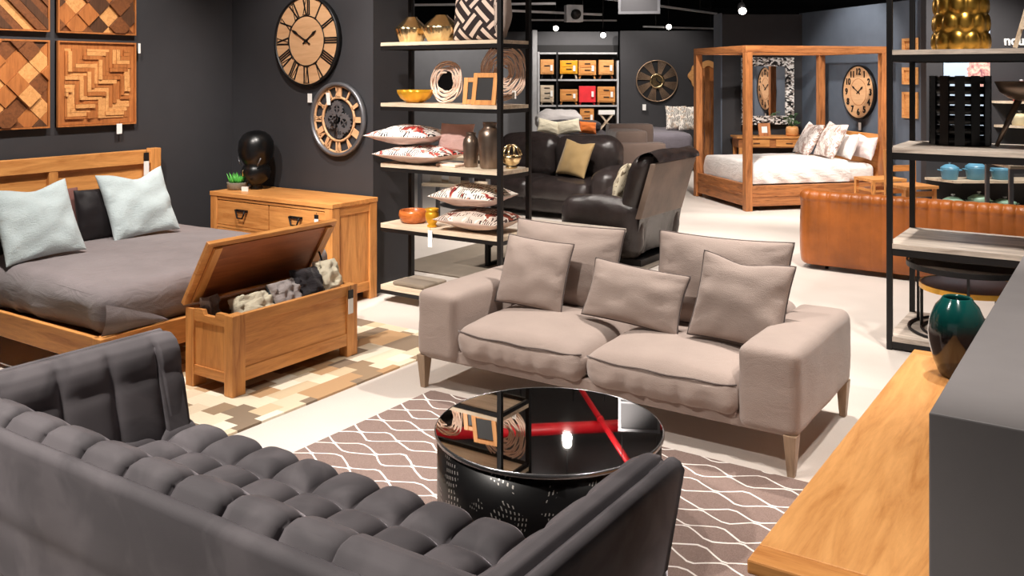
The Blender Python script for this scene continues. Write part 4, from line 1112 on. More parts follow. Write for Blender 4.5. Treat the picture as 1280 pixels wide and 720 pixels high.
for s in (-1, 1):
    b = MB(); soft_box(b, (-.52, s*hw-(.22 if s > 0 else 0), .06), (.26, s*hw+(.22 if s < 0 else 0), .58), r=.10, crown=.05, bulge=.03, wr=.012, n=18, seed=s+9); b.out('arm', 'black_leather', t, weld=.0006)
b = MB(); soft_box(b, (-.50, -.29, .14), (.20, .29, .45), r=.09, crown=.05, wr=.012, n=16, seed=3); b.out('seat_cushion', 'black_leather', t, weld=.0006)
b = MB(); shear_back(b, (.0, -.46, .36), (.225, .46, 1.0), r=.10, crown=.05, bulge=.02, wr=.014, n=20, seed=4); b.out('backrest', 'black_leather', t, weld=.0006)
b = MB(); b.loft([[(.226+.30*(z-.35)+e, y, z) for e, y in ((0, -.47), (.052, -.455), (.052, .455), (0, .47))] for z in (.44, .95)], smooth=False); b.out('back_panel', 'brown_vinyl', t, bevel=.006)
b = MB()
def roll(i, j):
    a = PI*1.15*j-.5; y = -.47+.94*i; r = .092+.012*noise.noise(Vector((y*7, a*2, 2)))
    return Vector((.36+.02-r*1.15*math.cos(a), y, .955+r*math.sin(a)*1.0))
b.grid(roll, 30, 14); b.out('head_roll', 'black_leather', t)
b = MB()
def skirt(i, j):
    y = -.46+.92*i; z = .44-.33*j; return Vector((.258+.04+.012*math.sin(i*26+3*math.sin(i*7))*j+.30*(z-.44)*.6, y, z))
b.grid(skirt, 60, 8); b.out('skirt', 'black_leather', t)
b = MB(); b.b2((-.42, -.44, 0), (.30, .44, .07)); b.out('base', 'black_card', t)
b = MB(); b.cyl((.06, -.52, .18), (.06, -.535, .18), .05, .05, 16); b.out('lever_plate', 'black_metal', t)
o = pillow('throw_cushion', .42, .40, .14, 'script_cloth', None, (-4.16, 7.95, .515), rz=-PI/2+.35, lean=-.35, roll=-.1, seed=52); tag(o, 'cream printed cushion on the seat of the recliner', 'cushion')

# ================================================================ tan channel-tufted sofa
def tan_sofa():
    t = thing('channel_sofa', 'tan leather channel-tufted sofa seen from behind on the right', 'sofa', (-1.20, 8.72, 0), -.02)
    H = .70
    # plan: straight back with rounded corners that wrap into the arms
    hw, d, R = 1.30, .80, .13
    path = []
    for k in range(17): path.append((-hw, -d/2+R+(d-R)*(1-k/16)))
    for k in range(1, 12): a = PI+PI/2*k/12; path.append((-hw+R+R*math.cos(a), -d/2+R+R*math.sin(a)))
    for k in range(61): path.append((-hw+R+(2*hw-2*R)*k/60, -d/2))
    for k in range(1, 12): a = -PI/2+PI/2*k/12; path.append((hw-R+R*math.cos(a), -d/2+R+R*math.sin(a)))
    for k in range(17): path.append((hw, -d/2+R+(d-R)*k/16))
    P = [Vector((x, y, 0)) for x, y in path]
    # resample
    L = [0]
    for a, c in zip(P, P[1:]): L.append(L[-1]+(c-a).length)
    def at(s):
        s = max(0, min(L[-1]-1e-6, s))
        for k in range(len(L)-1):
            if L[k+1] >= s:
                f = (s-L[k])/(L[k+1]-L[k]); p = P[k].lerp(P[k+1], f); tt = (P[k+1]-P[k]).normalized(); return p, Vector((tt.y, -tt.x, 0))
    sec = [(-.02, .045), (.0, .06), (.012, .15), (.014, .30), (.012, .45), (.004, .575), (.0, .60), (-.004, .615), (.0, .64), (-.01, .675), (-.04, .698), (-.08, .70), (-.12, .685), (-.15, .65), (-.17, .56), (-.18, .40)]
    n = 420; ch = .092
    b = MB()
    cache = [at(i/n*L[-1]) for i in range(n+1)]
    def f(i, j):
        p, nn = cache[round(i*n)]; k = j*(len(sec)-1); a = int(min(k, len(sec)-2)); q = k-a
        o = sec[a][0]*(1-q)+sec[a+1][0]*q; z = sec[a][1]*(1-q)+sec[a+1][1]*q
        dm = dome(i*L[-1]/ch, 2.2, .5); top = max(0, min(1, (z-.57)/.06)) if k < 10 else 1
        am = .007*(1-top)+.026*top
        up = Vector((0, 0, 1))*max(0, min(1, (z-.64)/.05))*.6
        z *= 1-.22*max(0, (p.y+.22)/.62); return p+nn*(o+am*dm)+Vector((0, 0, z))+up*am*dm*.5
    b.grid(f, n, 34); b.out('channel_back', 'tan_leather', t)
    b = MB(); soft_box(b, (-hw+.17, -d/2+.17, .10), (hw-.17, d/2, .42), r=.08, crown=.03, n=18); b.out('seat', 'tan_leather', t, weld=.0006)
    for sx in (-1, 1):
        for sy in (-1, 1):
            b = MB(); b.cyl((sx*(hw-.22), sy*.28, 0), (sx*(hw-.22), sy*.28, .11), .016, .022, 10); b.out('leg', 'black_metal', t)
tan_sofa()

# ================================================================ four poster bed (far axes, own turn)
BR = YAW+DA-PI/2
def four_poster():
    # local x: from foot to headboard; local y: away from us
    N = far(2.98, 11.72)
    rz = YAW+DA
    t = thing('four_poster_bed', 'acacia four poster bed with open canopy frame and white bedding', 'bed', (N[0], N[1], 0), rz)
    LL, WW, H, p = 2.06, 1.60, 2.12, .095
    for nm, x, y in (('post', 0, 0), ('post', LL-p, 0), ('post', 0, WW-p), ('post', LL-p, WW-p)):
        b = MB(); b.b2((x, y, 0), (x+p, y+p, H-.09)); b.out(nm, 'acacia_z', t, bevel=.005)
    for y in (0, WW-p):
        b = MB(); b.b2((0, y, H-.09), (LL, y+p, H)); b.out('canopy_rail', 'acacia_x', t, bevel=.005)
        for za, zb, q_ in ((.06, .182, .02), (.182, .20, .010), (.20, .32, .02)):
            b = MB(); b.b2((p, y+q_, za), (LL-p, y+p-q_, zb)); b.out('side_rail', 'acacia_x', t)
    for x in (0, LL-p):
        b = MB(); b.b2((x, p, H-.09), (x+p, WW-p, H)); b.out('canopy_rail', 'acacia_y', t, bevel=.005)
    for za, zb, q_ in ((.06, .20, .02), (.20, .23, .010), (.23, .34, .02)):
        b = MB(); b.b2((q_, p, za), (p-q_, WW-p, zb)); b.out('foot_rail', 'acacia_y', t)
    b = MB(); b.b2((LL-p+.02, p, .10), (LL-.03, WW-p, .92)); b.b2((LL-p+.005, p, .86), (LL-.01, WW-p, .95)); b.out('headboard', 'oak_y', t, bevel=.004)
    b = MB(); b.b2((p, p, .25), (LL-p, WW-p, .31)); b.out('slat_base', 'acacia_x', t)
    R = Matrix.Rotation(rz, 4, 'Z'); O = Vector((N[0], N[1], 0))
    W = lambda x, y, z: tuple(O+(R @ Vector((x, y, z))))
    b = MB(); soft_box(b, (.13, .13, .315), (LL-.11, WW-.13, .555), r=.07, crown=.02, wr=.004, n=16); o = b.out('mattress', 'white_cloth', None, tuple(O), (0, 0, rz), weld=.0006); tag(o, 'white fitted mattress on the four poster bed', 'mattress')
    def cov(i, j):
        # blanket over top, both long sides and the foot
        x = .085+i*1.50; y = .055+(WW-.11)*j
        return Vector((x, y, 0))
    b = MB()
    prof = [(.110, .335), (.106, .42), (.110, .50), (.13, .565), (.18, .602), (.35, .612), (WW/2, .622)]
    prof = prof+[(WW-y, z) for y, z in reversed(prof[:-1])]
    def blanket(i, j):
        k = j*(len(prof)-1); a = int(min(k, len(prof)-2)); q = k-a
        y = prof[a][0]*(1-q)+prof[a+1][0]*q; z = prof[a][1]*(1-q)+prof[a+1][1]*q
        x = .15+i*1.41
        if i < .08:
            e = 1-i/.08; x = .15-.04*math.sin(min(1, e*1.6)*PI/2); z = z-(z-.335)*max(0, (e-.3)/.7)
        dd = noise.noise(Vector((x*5+z*2, y*5, z*3)))*.012+.010*math.sin((x*1.0+z*1.4)*19+3*math.sin(y*3))*max(0, min(1, (.58-z)*5))
        return Vector((x, y+(dd if y < WW/2 else -dd), z+dd*.5*(1 if z > .59 else 0)))
    b.grid(blanket, 80, 40); o = b.out('bedspread', 'white_cloth', None, tuple(O), (0, 0, rz)); tag(o, 'rumpled white bedspread over the foot and middle of the four poster bed', 'bedspread')
    G = 'pillows on the four poster bed'
    for nm, mat, x, y, sz, ln, text, sd, rr in (
        ('bed_pillow', 'damask', 1.36, 1.02, (.50, .50, .16), -.5, 'brown and white damask cushion farther from the clock side, leftmost on the four poster', 61, .30),
        ('bed_pillow', 'damask', 1.42, .54, (.52, .52, .17), -.45, 'brown and white damask cushion in front of the white pillows on the four poster', 62, .15),
        ('bed_pillow', 'white_cloth', 1.63, .44, (.50, .36, .16), -.35, 'white pillow right behind the damask cushions on the four poster', 63, .05),
        ('bed_pillow', 'pale_blush', 1.83, .26, (.44, .32, .15), -.28, 'pale blush pillow nearest the headboard post of the four poster', 64, 0)):
        o = pillow(nm, sz[0], sz[1], sz[2], mat, None, W(x, y, .622), rz=rz-PI/2-rr*.3, lean=ln, roll=.06, seed=sd, chop=.03); tag(o, text, 'pillow', G)
    price_tag('white price tag hanging on the four poster headboard', W(LL-p-.02, .22, .80), rz+PI/2, .12, .05, black=False)
    return W
M['fan_metal'] = plain('aged_copper_metal', rgb(168, 140, 116), .4, .7)
M['floral_e'] = floral('white_cushion_with_black_motifs', rgb(238, 230, 220), 15.2, red=rgb(226, 208, 190), blush=rgb(232, 210, 190))
M['pale_blush'] = cloth('pale_blush_cotton', rgb(222, 206, 204), wrinkle=.4)


FPW = four_poster()

# clock on the wall behind it
def wall_local(k, z, off):
    return onw(k, off, z)
t = thing('wall_clock', 'round pale wood clock with dark arabic numerals behind the four poster bed', 'clock', wall_local(.80, 1.50, .0), WROT+PI/2-PI)
R = .37
b = MB(); disc(b, R, .01, .04); b.out('face', 'clock_face', t)
b = MB(); ringmesh(b, R-.004, R+.012, 0, .055); b.out('rim', 'black_metal', t)
b = MB(); ringmesh(b, .185, .190, .039, .043); b.out('inner_ring', 'w2', t)
for k in range(1, 13):
    a = k/12*2*PI
    text_mesh('numeral', str(k), .125, .003, 'black_metal', t, (.285*math.sin(a), -.043, .285*math.cos(a)), (PI/2, 0, 0), offset=.004)
hands(t, 1, 50, .14, .17, .045, 'black_metal', .014)
price_tag('white price tag under the clock behind the four poster bed', wall_local(.78, 1.07, .03), WROT-PI/2, .11, .06, black=False)

# mirror, desk and things on it against the mirror wall
MY = 14.53
t = thing('mosaic_mirror', 'tall mirror in a black and white mosaic frame above the wooden desk', 'mirror', far(4.005, MY-.08, 1.49), YAW+.16)
w, h, f = .43, .525, .135
b = MB(); b.b2((-w, -.05, -h), (-w+f, 0, h)); b.b2((w-f, -.05, -h), (w, 0, h)); b.b2((-w+f, -.05, -h), (w-f, 0, -h+f)); b.b2((-w+f, -.05, h-f), (w-f, 0, h)); b.out('mosaic_frame', 'mosaic', t)
b = MB(); b.b2((-w+f-.01, -.03, -h+f-.01), (w-f+.01, -.02, h-f+.01)); b.out('mirror_glass', 'mirror', t)
t = thing('writing_desk', 'wooden desk with two drawers under the mosaic mirror', 'desk', far(3.98, 14.24), YAW)
b = MB(); b.b2((-.55, -.22, .77), (.55, .22, .80)); b.out('top', 'oak_x', t, bevel=.004)
b = MB(); b.b2((-.52, -.19, .63), (.52, .20, .77)); b.out('apron', 'acacia_x', t)
for s in (-1, 1):
    b = MB(); b.b2((s*.25-.20, -.205, .645), (s*.25+.20, -.188, .755)); d = b.out('drawer', 'oak_x', t, bevel=.003)
    b = MB(); b.b2((s*.25-.05, -.215, .69), (s*.25+.05, -.205, .705)); b.out('handle', 'w4', d)
    for y in (-.18, .18):
        b = MB(); b.b2((s*.49-.025, y-.025, 0), (s*.49+.025, y+.025, .63)); b.out('leg', 'oak_z', t, bevel=.003)
b = MB(); b.b2((-.50, -.17, .40), (.50, .17, .42)); b.out('lower_shelf', 'oak_x', t)
photo_frame('small square wooden frame with white picture on the desk', .19, .20, far(3.90, 14.18, .801), YAW+.1, .2, 'acacia_z', 'white', .05)
t = thing('desk_plant', 'leafy plant in a round tan pot on the wooden desk', 'plant', far(4.33, 14.22, .801), 0)
b = MB(); b.lathe([(0, 0), (.075, 0), (.095, .02), (.098, .10), (.085, .14), (.05, .15), (.045, .145), (0, .13)], seg=32); b.out('pot', 'w1', t)
b = MB()
for k in range(26):
    a = k*2.4; r = .05+.08*((k*5 % 7)/7); z0 = .14; z1 = .20+.16*((k*3 % 8)/8)
    q = Vector((r*math.cos(a), r*math.sin(a), z1)); b.cyl((0, 0, z0), q, .003, .002, 5)
    n = Vector((math.cos(a+1), math.sin(a+1), .4)).normalized(); m = n.cross(Vector((0, 0, 1))).normalized()
    b.loft([[q-n*.035, q-n*.0+m*.018, q+n*.035, q-m*.018], [q-n*.035+Vector((0, 0, .002)), q+m*.018+Vector((0, 0, .004)), q+n*.035+Vector((0, 0, .002)), q-m*.018+Vector((0, 0, .004))]], smooth=False)
b.out('foliage', 'leaf_dark', t)
# chair and open side table by the bed
t = thing('bedside_table', 'small open oak bedside table in front of the four poster headboard', 'table', far(4.62, 11.55), YAW+DA)
b = MB(); b.b2((-.24, -.20, .42), (.24, .20, .455)); b.out('top', 'oak_x', t, bevel=.003)
for sx in (-1, 1):
    for sy in (-1, 1):
        b = MB(); b.b2((sx*.215-.02, sy*.175-.02, 0), (sx*.215+.02, sy*.175+.02, .42)); b.out('leg', 'oak_z', t)
    b = MB(); b.b2((sx*.215-.015, -.155, .30), (sx*.215+.015, .155, .33)); b.out('rail', 'oak_y', t)
b = MB(); b.b2((-.20, -.185, .30), (.20, .185, .32)); b.out('lower_shelf', 'oak_x', t)
t = thing('wooden_chair', 'light oak dining chair with two back slats behind the tan sofa', 'chair', far(4.66, 10.75), YAW+.25)
for sx in (-1, 1):
    b = MB(); b.b2((sx*.19-.018, -.18, 0), (sx*.19+.018, -.145, .43)); b.out('leg', 'oak_z', t)
    b = MB(); b.bar((sx*.19, .18, 0), (sx*.19, .20, .86), .036); b.out('rear_leg', 'oak_z', t)
b = MB(); b.b2((-.215, -.21, .43), (.215, .205, .465)); b.out('seat', 'oak_x', t, bevel=.004)
for z in (.60, .76):
    b = MB(); b.b2((-.172, .18, z), (.172, .205, z+.07)); b.out('back_slat', 'oak_x', t)
b = MB(); b.b2((-.18, -.17, .34), (.18, -.15, .40)); b.b2((-.18, .17, .34), (.18, .19, .40)); b.out('apron', 'oak_x', t)
# carved frames on the blue wall by the right rack
for k, (z, hh, text) in enumerate(((2.02, .20, 'topmost small wooden relief frame on the slate wall end'), (1.62, .22, 'middle small wooden relief frame on the slate wall end'), (1.18, .34, 'lowest and tallest wooden relief frame on the slate wall end'))):
    t = thing('relief_frame', text, 'wall art', onw(-.30, .0, z), WROT-PI/2, 'wooden relief frames on the slate wall')
    b = MB(); b.b2((-.15, -.03, 0), (.15, 0, .035)); b.b2((-.15, -.03, hh-.035), (.15, 0, hh)); b.b2((-.15, -.03, .035), (-.11, 0, hh-.035)); b.b2((.11, -.03, .035), (.15, 0, hh-.035)); b.out('frame', 'w1', t)
    b = MB(); b.b2((-.11, -.012, .035), (.11, 0, hh-.035)); b.b2((-.06, -.028, .07), (.03, -.012, hh-.07)); b.b2((.03, -.022, .07), (.07, -.012, hh*.5)); b.out('relief', 'w1', t)
# tall plank stand and carved frame left of the four poster
t = thing('driftwood_stand', 'tall stand of rough upright wood planks left of the four poster bed', 'plank stand', far(3.33, 15.75), YAW)
for k, (x, w, h) in enumerate(((-.10, .10, 1.72), (.005, .09, 1.86), (.10, .08, 1.64))):
    b = MB(); b.loft([[(x+a*w/2+.006*math.sin(z*9+k), c*.03+.004*math.cos(z*7+k), z) for a, c in ((-1, -1), (1, -1), (1, 1), (-1, 1))] for z in [i*h/12 for i in range(13)]], smooth=False); b.out('plank', 'acacia_z', t)
b = MB(); b.b2((-.18, -.14, 0), (.18, .14, .04)); b.out('base', 'w4', t)
t = thing('carved_wall_frame', 'scalloped pale wood frame on the far dark wall beside the four poster', 'wall art', far(4.26, 20.03, 1.72), YAW)
b = MB()
pts = lambda k: [(math.cos(a)*(k+.05*math.cos(8*a))*.42, math.sin(a)*(k+.05*math.cos(8*a))*.32) for a in [i*PI/32 for i in range(64)]]
o_, i_ = pts(1), pts(.62)
b.loft([[(x, 0, z) for x, z in i_], [(x, 0, z) for x, z in o_], [(x, -.05, z) for x, z in o_], [(x, -.05, z) for x, z in i_], [(x, 0, z) for x, z in i_]], caps=False, smooth=False); b.out('carving', 'w1', t)
b = MB(); b.loft([[(x, y, z) for x, z in i_] for y in (-.012, -.004)], smooth=False); b.out('inset', 'w2', t)

# ================================================================ far wall: shelving of bedside tables
def far_shelf():
    t = thing('storage_shelving', 'black wall shelving with pale edges full of bedside tables on the far wall', 'shelving', far(1.44, 20.2), YAW)
    x0, x1, d = -.86, .86, .42
    b = MB(); b.b2((x0-.05, .19, 0), (x1+.05, .22, 2.40)); b.out('back_panel', 'black_card', t)
    for x in (x0, -.46, x1):
        b = MB(); b.b2((x-.02, -.22, 0), (x+.02, .19, 2.24 if x != x1 else 2.05)); b.out('upright', 'black_card' if x == -.46 else 'light_metal', t)
    for z in (.50, 1.08, 1.64, 2.22):
        for xa, xb in ((x0+.02, -.48), (-.44, x1-.02)):
            b = MB(); b.b2((xa, -.23, z-.025), (xb, .19, z)); s = b.out('shelf', 'black_card', t)
            b = MB(); b.b2((xa, -.245, z-.032), (xb, -.231, z+.006)); b.out('edge_strip', 'light_metal', s)
far_shelf()
NG = 'bedside tables on the far wall shelving'
def nightstand(text, X, z, w, h, mat, legs, dr, legmat=None, pulls='black_card'):
    t = thing('bedside_table', text, 'bedside table', far(X, 20.14, z+.014), YAW, NG)
    d = .30; b = MB(); b.b2((-w/2, -d/2, legs), (w/2, d/2, h)); b.out('cabinet', mat, t, bevel=.004)
    for k in range(dr):
        hh = (h-legs-.04)/dr; z0 = legs+.02+k*hh
        b = MB(); b.b2((-w/2+.03, -d/2-.012, z0+.006), (w/2-.03, -d/2-.0, z0+hh-.006)); q = b.out('drawer', mat, t, bevel=.003)
        b = MB(); b.b2((-.06, -d/2-.024, z0+hh*.55), (.06, -d/2-.012, z0+hh*.55+.02)); b.out('pull', pulls, q)
    for sx in (-1, 1):
        for sy in (-1, 1):
            b = MB(); b.bar((sx*(w/2-.03)*1.08, sy*(d/2-.04), 0), (sx*(w/2-.05), sy*(d/2-.05), legs+.01), .028); b.out('leg', legmat or mat, t)
    b = MB(); b.b2((w*.24, -d/2-.035, h*.42), (w*.24+.05, -d/2-.03, h*.72)); b.out('price_card', 'white', t)
def fx(px): return (px-640)/1150*20.14
nightstand('patterned wooden bedside table at the left end of the top shelf row', fx(683.6), 1.64, .29, .42, 'w1', .10, 1, 'black_card')
nightstand('amber yellow bedside table with two drawers on the top shelf row', fx(710.5), 1.64, .38, .40, 'yellow_paint', .11, 2, 'shelf_x')
nightstand('oak bedside table beside the amber yellow one on the top shelf row', fx(733.5), 1.64, .38, .40, 'oak_x', .08, 2)
nightstand('carved brown bedside table at the right end of the top shelf row', fx(757), 1.64, .32, .41, 'w1', .09, 1, 'w3')
nightstand('pale bedside table with three drawers at the left end of the second shelf row', fx(683.6), 1.08, .29, .42, 'shelf_x', .05, 3)
nightstand('low oak bedside table with splayed legs left of the red one', fx(710.5), 1.08, .38, .33, 'oak_x', .07, 1)
nightstand('bright red bedside table on the second shelf row', fx(733.5), 1.08, .36, .40, 'red_paint', .05, 0)
nightstand('oak bedside table with two knobs right of the red one', fx(757), 1.08, .38, .39, 'oak_x', .05, 2)
nightstand('narrow oak chest on the lowest shelf row', fx(733), .50, .30, .50, 'oak_x', .04, 3)
t = thing('folding_stool', 'white stool with crossed legs on the lowest shelf row', 'stool', far(fx(757.5), 20.10, .514), YAW)
b = MB(); b.b2((-.18, -.12, .36), (.18, .12, .46)); b.out('seat', 'white', t, bevel=.008)
for y in (-.10, .10):
    b = MB(); b.bar((-.17, y, 0), (.13, y, .36), .03, .03); b.out('leg', 'shelf_x', t)
    b = MB(); b.bar((.17, y+.025, 0), (-.13, y+.025, .36), .03, .03); b.out('leg', 'shelf_x', t)

# fan-like wall clock
t = thing('fan_wall_clock', 'round dark metal fan-blade wall clock on the far wall', 'clock', far(fx(821)*.995, 20.04, 1.61), YAW)
b = MB(); ringmesh(b, .435, .455, 0, .05); b.out('rim', 'fan_metal', t)
b = MB(); ringmesh(b, .12, .16, .02, .07); disc(b, .13, .02, .05, 40); b.out('hub_plate', 'gold_pale', t)
b = MB()
for k in range(8):
    a0 = k*PI/4+.2
    for q in range(9):
        a = a0+q*.052; e = .012*q/8
        P = lambda r, a, y: (r*math.cos(a), y, r*math.sin(a))
        b.bar(P(.15, a, -.015-e), P(.435, a+.1, -.02-e), .012, .008)
b.out('blades', 'fan_metal', t)
b = MB(); disc(b, .435, .002, .008, 48); b.out('back_plate', 'black_card', t)
hands(t, 11, 20, .07, .10, .072, 'black_metal', .02)
price_tag('white price tag at the lower left of the fan clock', far(fx(804), 19.98, 1.10), YAW, .13, .075, black=False)

# ================================================================ beds and upholstery in the middle distance
def low_bed(text, X0, X1, Y0, Y1, h, mat, dtext, rz=0):
    t = thing('upholstered_bed', text, 'bed', far((X0+X1)/2, (Y0+Y1)/2), YAW)
    w, l = (X1-X0)/2, (Y1-Y0)/2
    b = MB(); b.b2((-w, -l, .10), (w, l, .34)); b.out('base', 'black_card', t, bevel=.02)
    for sx in (-1, 1):
        for sy in (-1, 1):
            b = MB(); b.b2((sx*(w-.08)-.04, sy*(l-.08)-.04, 0), (sx*(w-.08)+.04, sy*(l-.08)+.04, .10)); b.out('leg', 'black_card', t)
    b = MB(); c = far((X0+X1)/2, (Y0+Y1)/2); soft_box(b, (-w-.02, -l-.02, .345), (w+.02, l+.02, h), r=.10, crown=.03, wr=.01, n=20, seed=X0); o = b.out('blanket', mat, None, c, (0, 0, YAW), weld=.0006); tag(o, dtext, 'blanket')
low_bed('low dark bed in front of the far shelving, behind the leather sofa', .45, 1.75, 15.6, 17.5, .70, 'charcoal_cloth', 'dark grey blanket on the low bed behind the leather sofa')
low_bed('low dark bed below the fan clock', 2.2, 3.25, 16.6, 18.6, .68, 'grey_blanket', 'mid grey blanket on the bed below the fan clock')
b = MB(); soft_box(b, (-.42, -.35, 0), (.42, .35, .26), r=.12, crown=.10, wr=.035, n=24, seed=6); o = b.out('rolled_quilt', 'quilt', None, far(.86, 17.0, .745), (0, 0, YAW), weld=.0006); tag(o, 'rumpled pale grey quilt heaped in front of the far shelving', 'quilt')
b = MB(); soft_box(b, (-.5, -.24, 0), (.5, .24, .17), r=.06, crown=.03, wr=.01, n=16, seed=7); o = b.out('folded_blanket', 'charcoal_cloth', None, far(1.05, 16.38, .742), (0, 0, YAW+.1), weld=.0006); tag(o, 'thick folded charcoal blanket in front of the pale quilt', 'blanket')
G = 'cushions on the back of the dark bed'
for X, Y, mat, rr, text, sd in ((.62, 15.80, 'cream_cloth', .25, 'cream cushion at the left behind the leather sofa', 71), (.99, 15.78, 'cream_cloth', -.2, 'cream cushion beside the orange one behind the leather sofa', 72), (1.30, 15.80, 'orange_cloth', .1, 'orange cushion behind the leather sofa', 73)):
    o = pillow('display_cushion', .40 if mat != 'orange_cloth' else .30, .26 if mat != 'orange_cloth' else .22, .14, mat, None, far(X, Y, .735), rz=YAW+rr, lean=-.5, roll=rr, seed=sd); tag(o, text, 'cushion', G)
t = thing('display_podium', 'plain pale podium behind the leather sofa carrying folded throws', 'podium', far(1.30, 14.6), YAW)
b = MB(); b.b2((-.38, -.2, 0), (.38, .2, .66)); b.out('body', 'brown_cloth', t, bevel=.02); b = MB(); b.b2((-.40, -.22, .66), (.40, .22, .69)); b.out('top', 'shelf_x', t)
for k, (X, mat, w, text) in enumerate(((1.18, 'blue_cloth', .34, 'folded pale blue throw on the podium'), (1.54, 'white_cloth', .22, 'folded white fringed throw on the podium'))):
    b = MB(); soft_box(b, (-w/2, -.14, 0), (w/2, .14, .09), r=.03, crown=.01, wr=.008, n=10, seed=k)
    for q in range(6 if k else 0): b.bar((-w/2+.02+q*w/6, -.145, .08), (-w/2+.02+q*w/6, -.15, -.05+.01*(q % 2)), .012)
    o = b.out('folded_throw', mat, None, far(X, 14.55, .691), (0, 0, YAW), weld=.0005); tag(o, text, 'throw')
t = thing('brown_sofa', 'boxy brown upholstered sofa end behind the recliner', 'sofa', far(1.72, 12.95), YAW+.10)
b = MB(); soft_box(b, (-.30, -.45, .08), (.30, .45, .45), r=.06, n=10); b.out('base', 'brown_cloth', t, weld=.0006)
b = MB(); soft_box(b, (-.32, -.48, .06), (.34, -.26, .82), r=.05, n=10, wr=.006); b.out('arm', 'brown_cloth', t, weld=.0006)
b = MB(); soft_box(b, (-.32, .20, .06), (.34, .46, 1.04), r=.05, n=12, wr=.006); b.out('backrest', 'brown_cloth', t, weld=.0006)
b = MB(); soft_box(b, (-.34, -.40, .44), (.10, .20, .98), r=.05, n=12, wr=.006); b.out('back_cushion', 'brown_cloth', t, weld=.0006)
b = MB(); soft_box(b, (.10, -.40, .44), (.58, .20, .60), r=.05, n=12, wr=.006); b.out('seat_cushion', 'brown_cloth', t, weld=.0006)
G = 'printed cushions under the fan clock'
for X, rr, text, sd in ((3.08, .0, 'left printed white cushion on the bed below the fan clock', 81), (3.27, .15, 'right printed white cushion on the bed below the fan clock', 82)):
    o = pillow('printed_cushion', .40, .46, .15, 'floral_e', None, far(X, 17.2-(X-3.08)*1.2, .715), rz=YAW+rr, lean=-.25, seed=sd); tag(o, text, 'cushion', G)

# ================================================================ kitchenware wall on the right
KY = 11.55
t = thing('poster', 'tall pale blue poster with a pink bloom on the right-hand wall', 'poster', far(5.70, KY-.012, .95), YAW)
b = MB(); b.b2((-.29, -.008, 0), (.29, 0, 1.42)); b.out('sheet', 'poster', t); b = MB(); b.b2((-.30, -.004, -.008), (.30, .010, 0)); b.b2((-.30, -.004, 1.42), (.30, .010, 1.43)); b.out('edge', 'white', t)
t = thing('shop_sign', 'white lettering of a shop sign on the dark right-hand wall', 'sign', far(6.17, KY-.008, 2.17), YAW)
for k, (ch, x) in enumerate((('n', 0), ('o', .105), ('u', .215))):
    text_mesh('letter', ch, .17, .006, 'white', t, (x*.82, 0, 0), (PI/2, 0, 0), 'LEFT', .004)
def wshelf(text, X0, X1, z, d=.40):
    t = thing('wall_shelf', text, 'shelf', far((X0+X1)/2, KY-d/2-.002, z), YAW, 'kitchenware wall shelves')
    w = (X1-X0)/2; b = MB(); b.prism([(-w, d/2), (-w+.18, -d/2), (w, -d/2), (w, d/2)], -.03, 0, 'z'); b.out('board', 'shelf_x', t)
    for x in (-w+.3, w-.1):
        b = MB(); b.b2((x-.01, -d/2+.05, -.06), (x+.01, d/2, -.031)); b.out('bracket', 'black_metal', t)
wshelf('white wall shelf carrying blue casseroles', 5.18, 7.2, .46)
wshelf('lowest white wall shelf carrying sage green casseroles', 5.25, 7.2, .08)
wshelf('upper white wall shelf at the right edge of the frame', 6.02, 7.2, 1.42, .3)
wshelf('white wall shelf with a cream casserole at the right edge', 6.05, 7.2, 1.12, .3)
b = MB(); b.b2((-.32, -.04, -.05), (.32, 0, .05)); o = b.out('wall_bracket_rail', 'black_card', None, far(5.62, KY-.002, .80), (0, 0, YAW)); tag(o, 'dark horizontal rail on the wall above the blue casseroles', 'rail')
def casserole(text, X, Y, z, r, h, mat, group):
    t = thing('casserole', text, 'casserole', far(X, Y, z+.001), YAW, group)
    b = MB(); b.lathe([(0, 0), (r*.78, 0), (r*.86, .012), (r, h*.9), (r*1.03, h), (r*.97, h), (0, h*.96)], seg=32); b.out('pot', mat, t)
    b = MB(); b.lathe([(r*1.03, h), (r*1.0, h*1.08), (r*.55, h*1.32), (r*.12, h*1.40), (0, h*1.40), (0, h*1.02)], seg=32); l_ = b.out('lid', mat, t)
    b = MB(); b.lathe([(0, h*1.38), (.010, h*1.40), (.010, h*1.5), (.024, h*1.55), (.022, h*1.65), (0, h*1.67)], seg=14); b.out('knob', 'light_metal', l_)
    for s in (-1, 1):
        b = MB(); b.tube([(s*r*.98, -.03, h*.8), (s*(r+.03), -.03, h*.85), (s*(r+.03), .03, h*.85), (s*r*.98, .03, h*.8)], .008, 6); b.out('handle', mat, t)
BG, GG = 'blue casseroles on the wall shelf', 'sage green casseroles on the lowest wall shelf'
SY_ = KY-.24
casserole('leftmost and smaller blue casserole with a lid on the white wall shelf', 5.38, SY_, .46, .105, .135, 'blue_enamel', BG)
casserole('tall blue casserole in the middle of the white wall shelf', 5.70, SY_, .46, .12, .15, 'blue_enamel', BG)
casserole('blue casserole partly behind the small white table', 6.02, SY_, .46, .125, .13, 'blue_enamel', BG)
casserole('leftmost sage green casserole on the lowest wall shelf', 5.42, SY_, .08, .115, .12, 'green_enamel', GG)
casserole('middle sage green casserole with dark lid line on the lowest wall shelf', 5.74, SY_, .08, .125, .14, 'green_enamel', GG)
casserole('rightmost sage green casserole behind the small table leg', 6.06, SY_, .08, .125, .10, 'green_enamel', GG)
casserole('cream casserole on the right-hand wall shelf', 6.28, KY-.17, 1.12, .10, .11, 'cream_enamel', None)
casserole('bright red casserole on the uppermost wall shelf', 6.30, KY-.17, 1.42+.0, .11, .16, 'red_enamel', None)
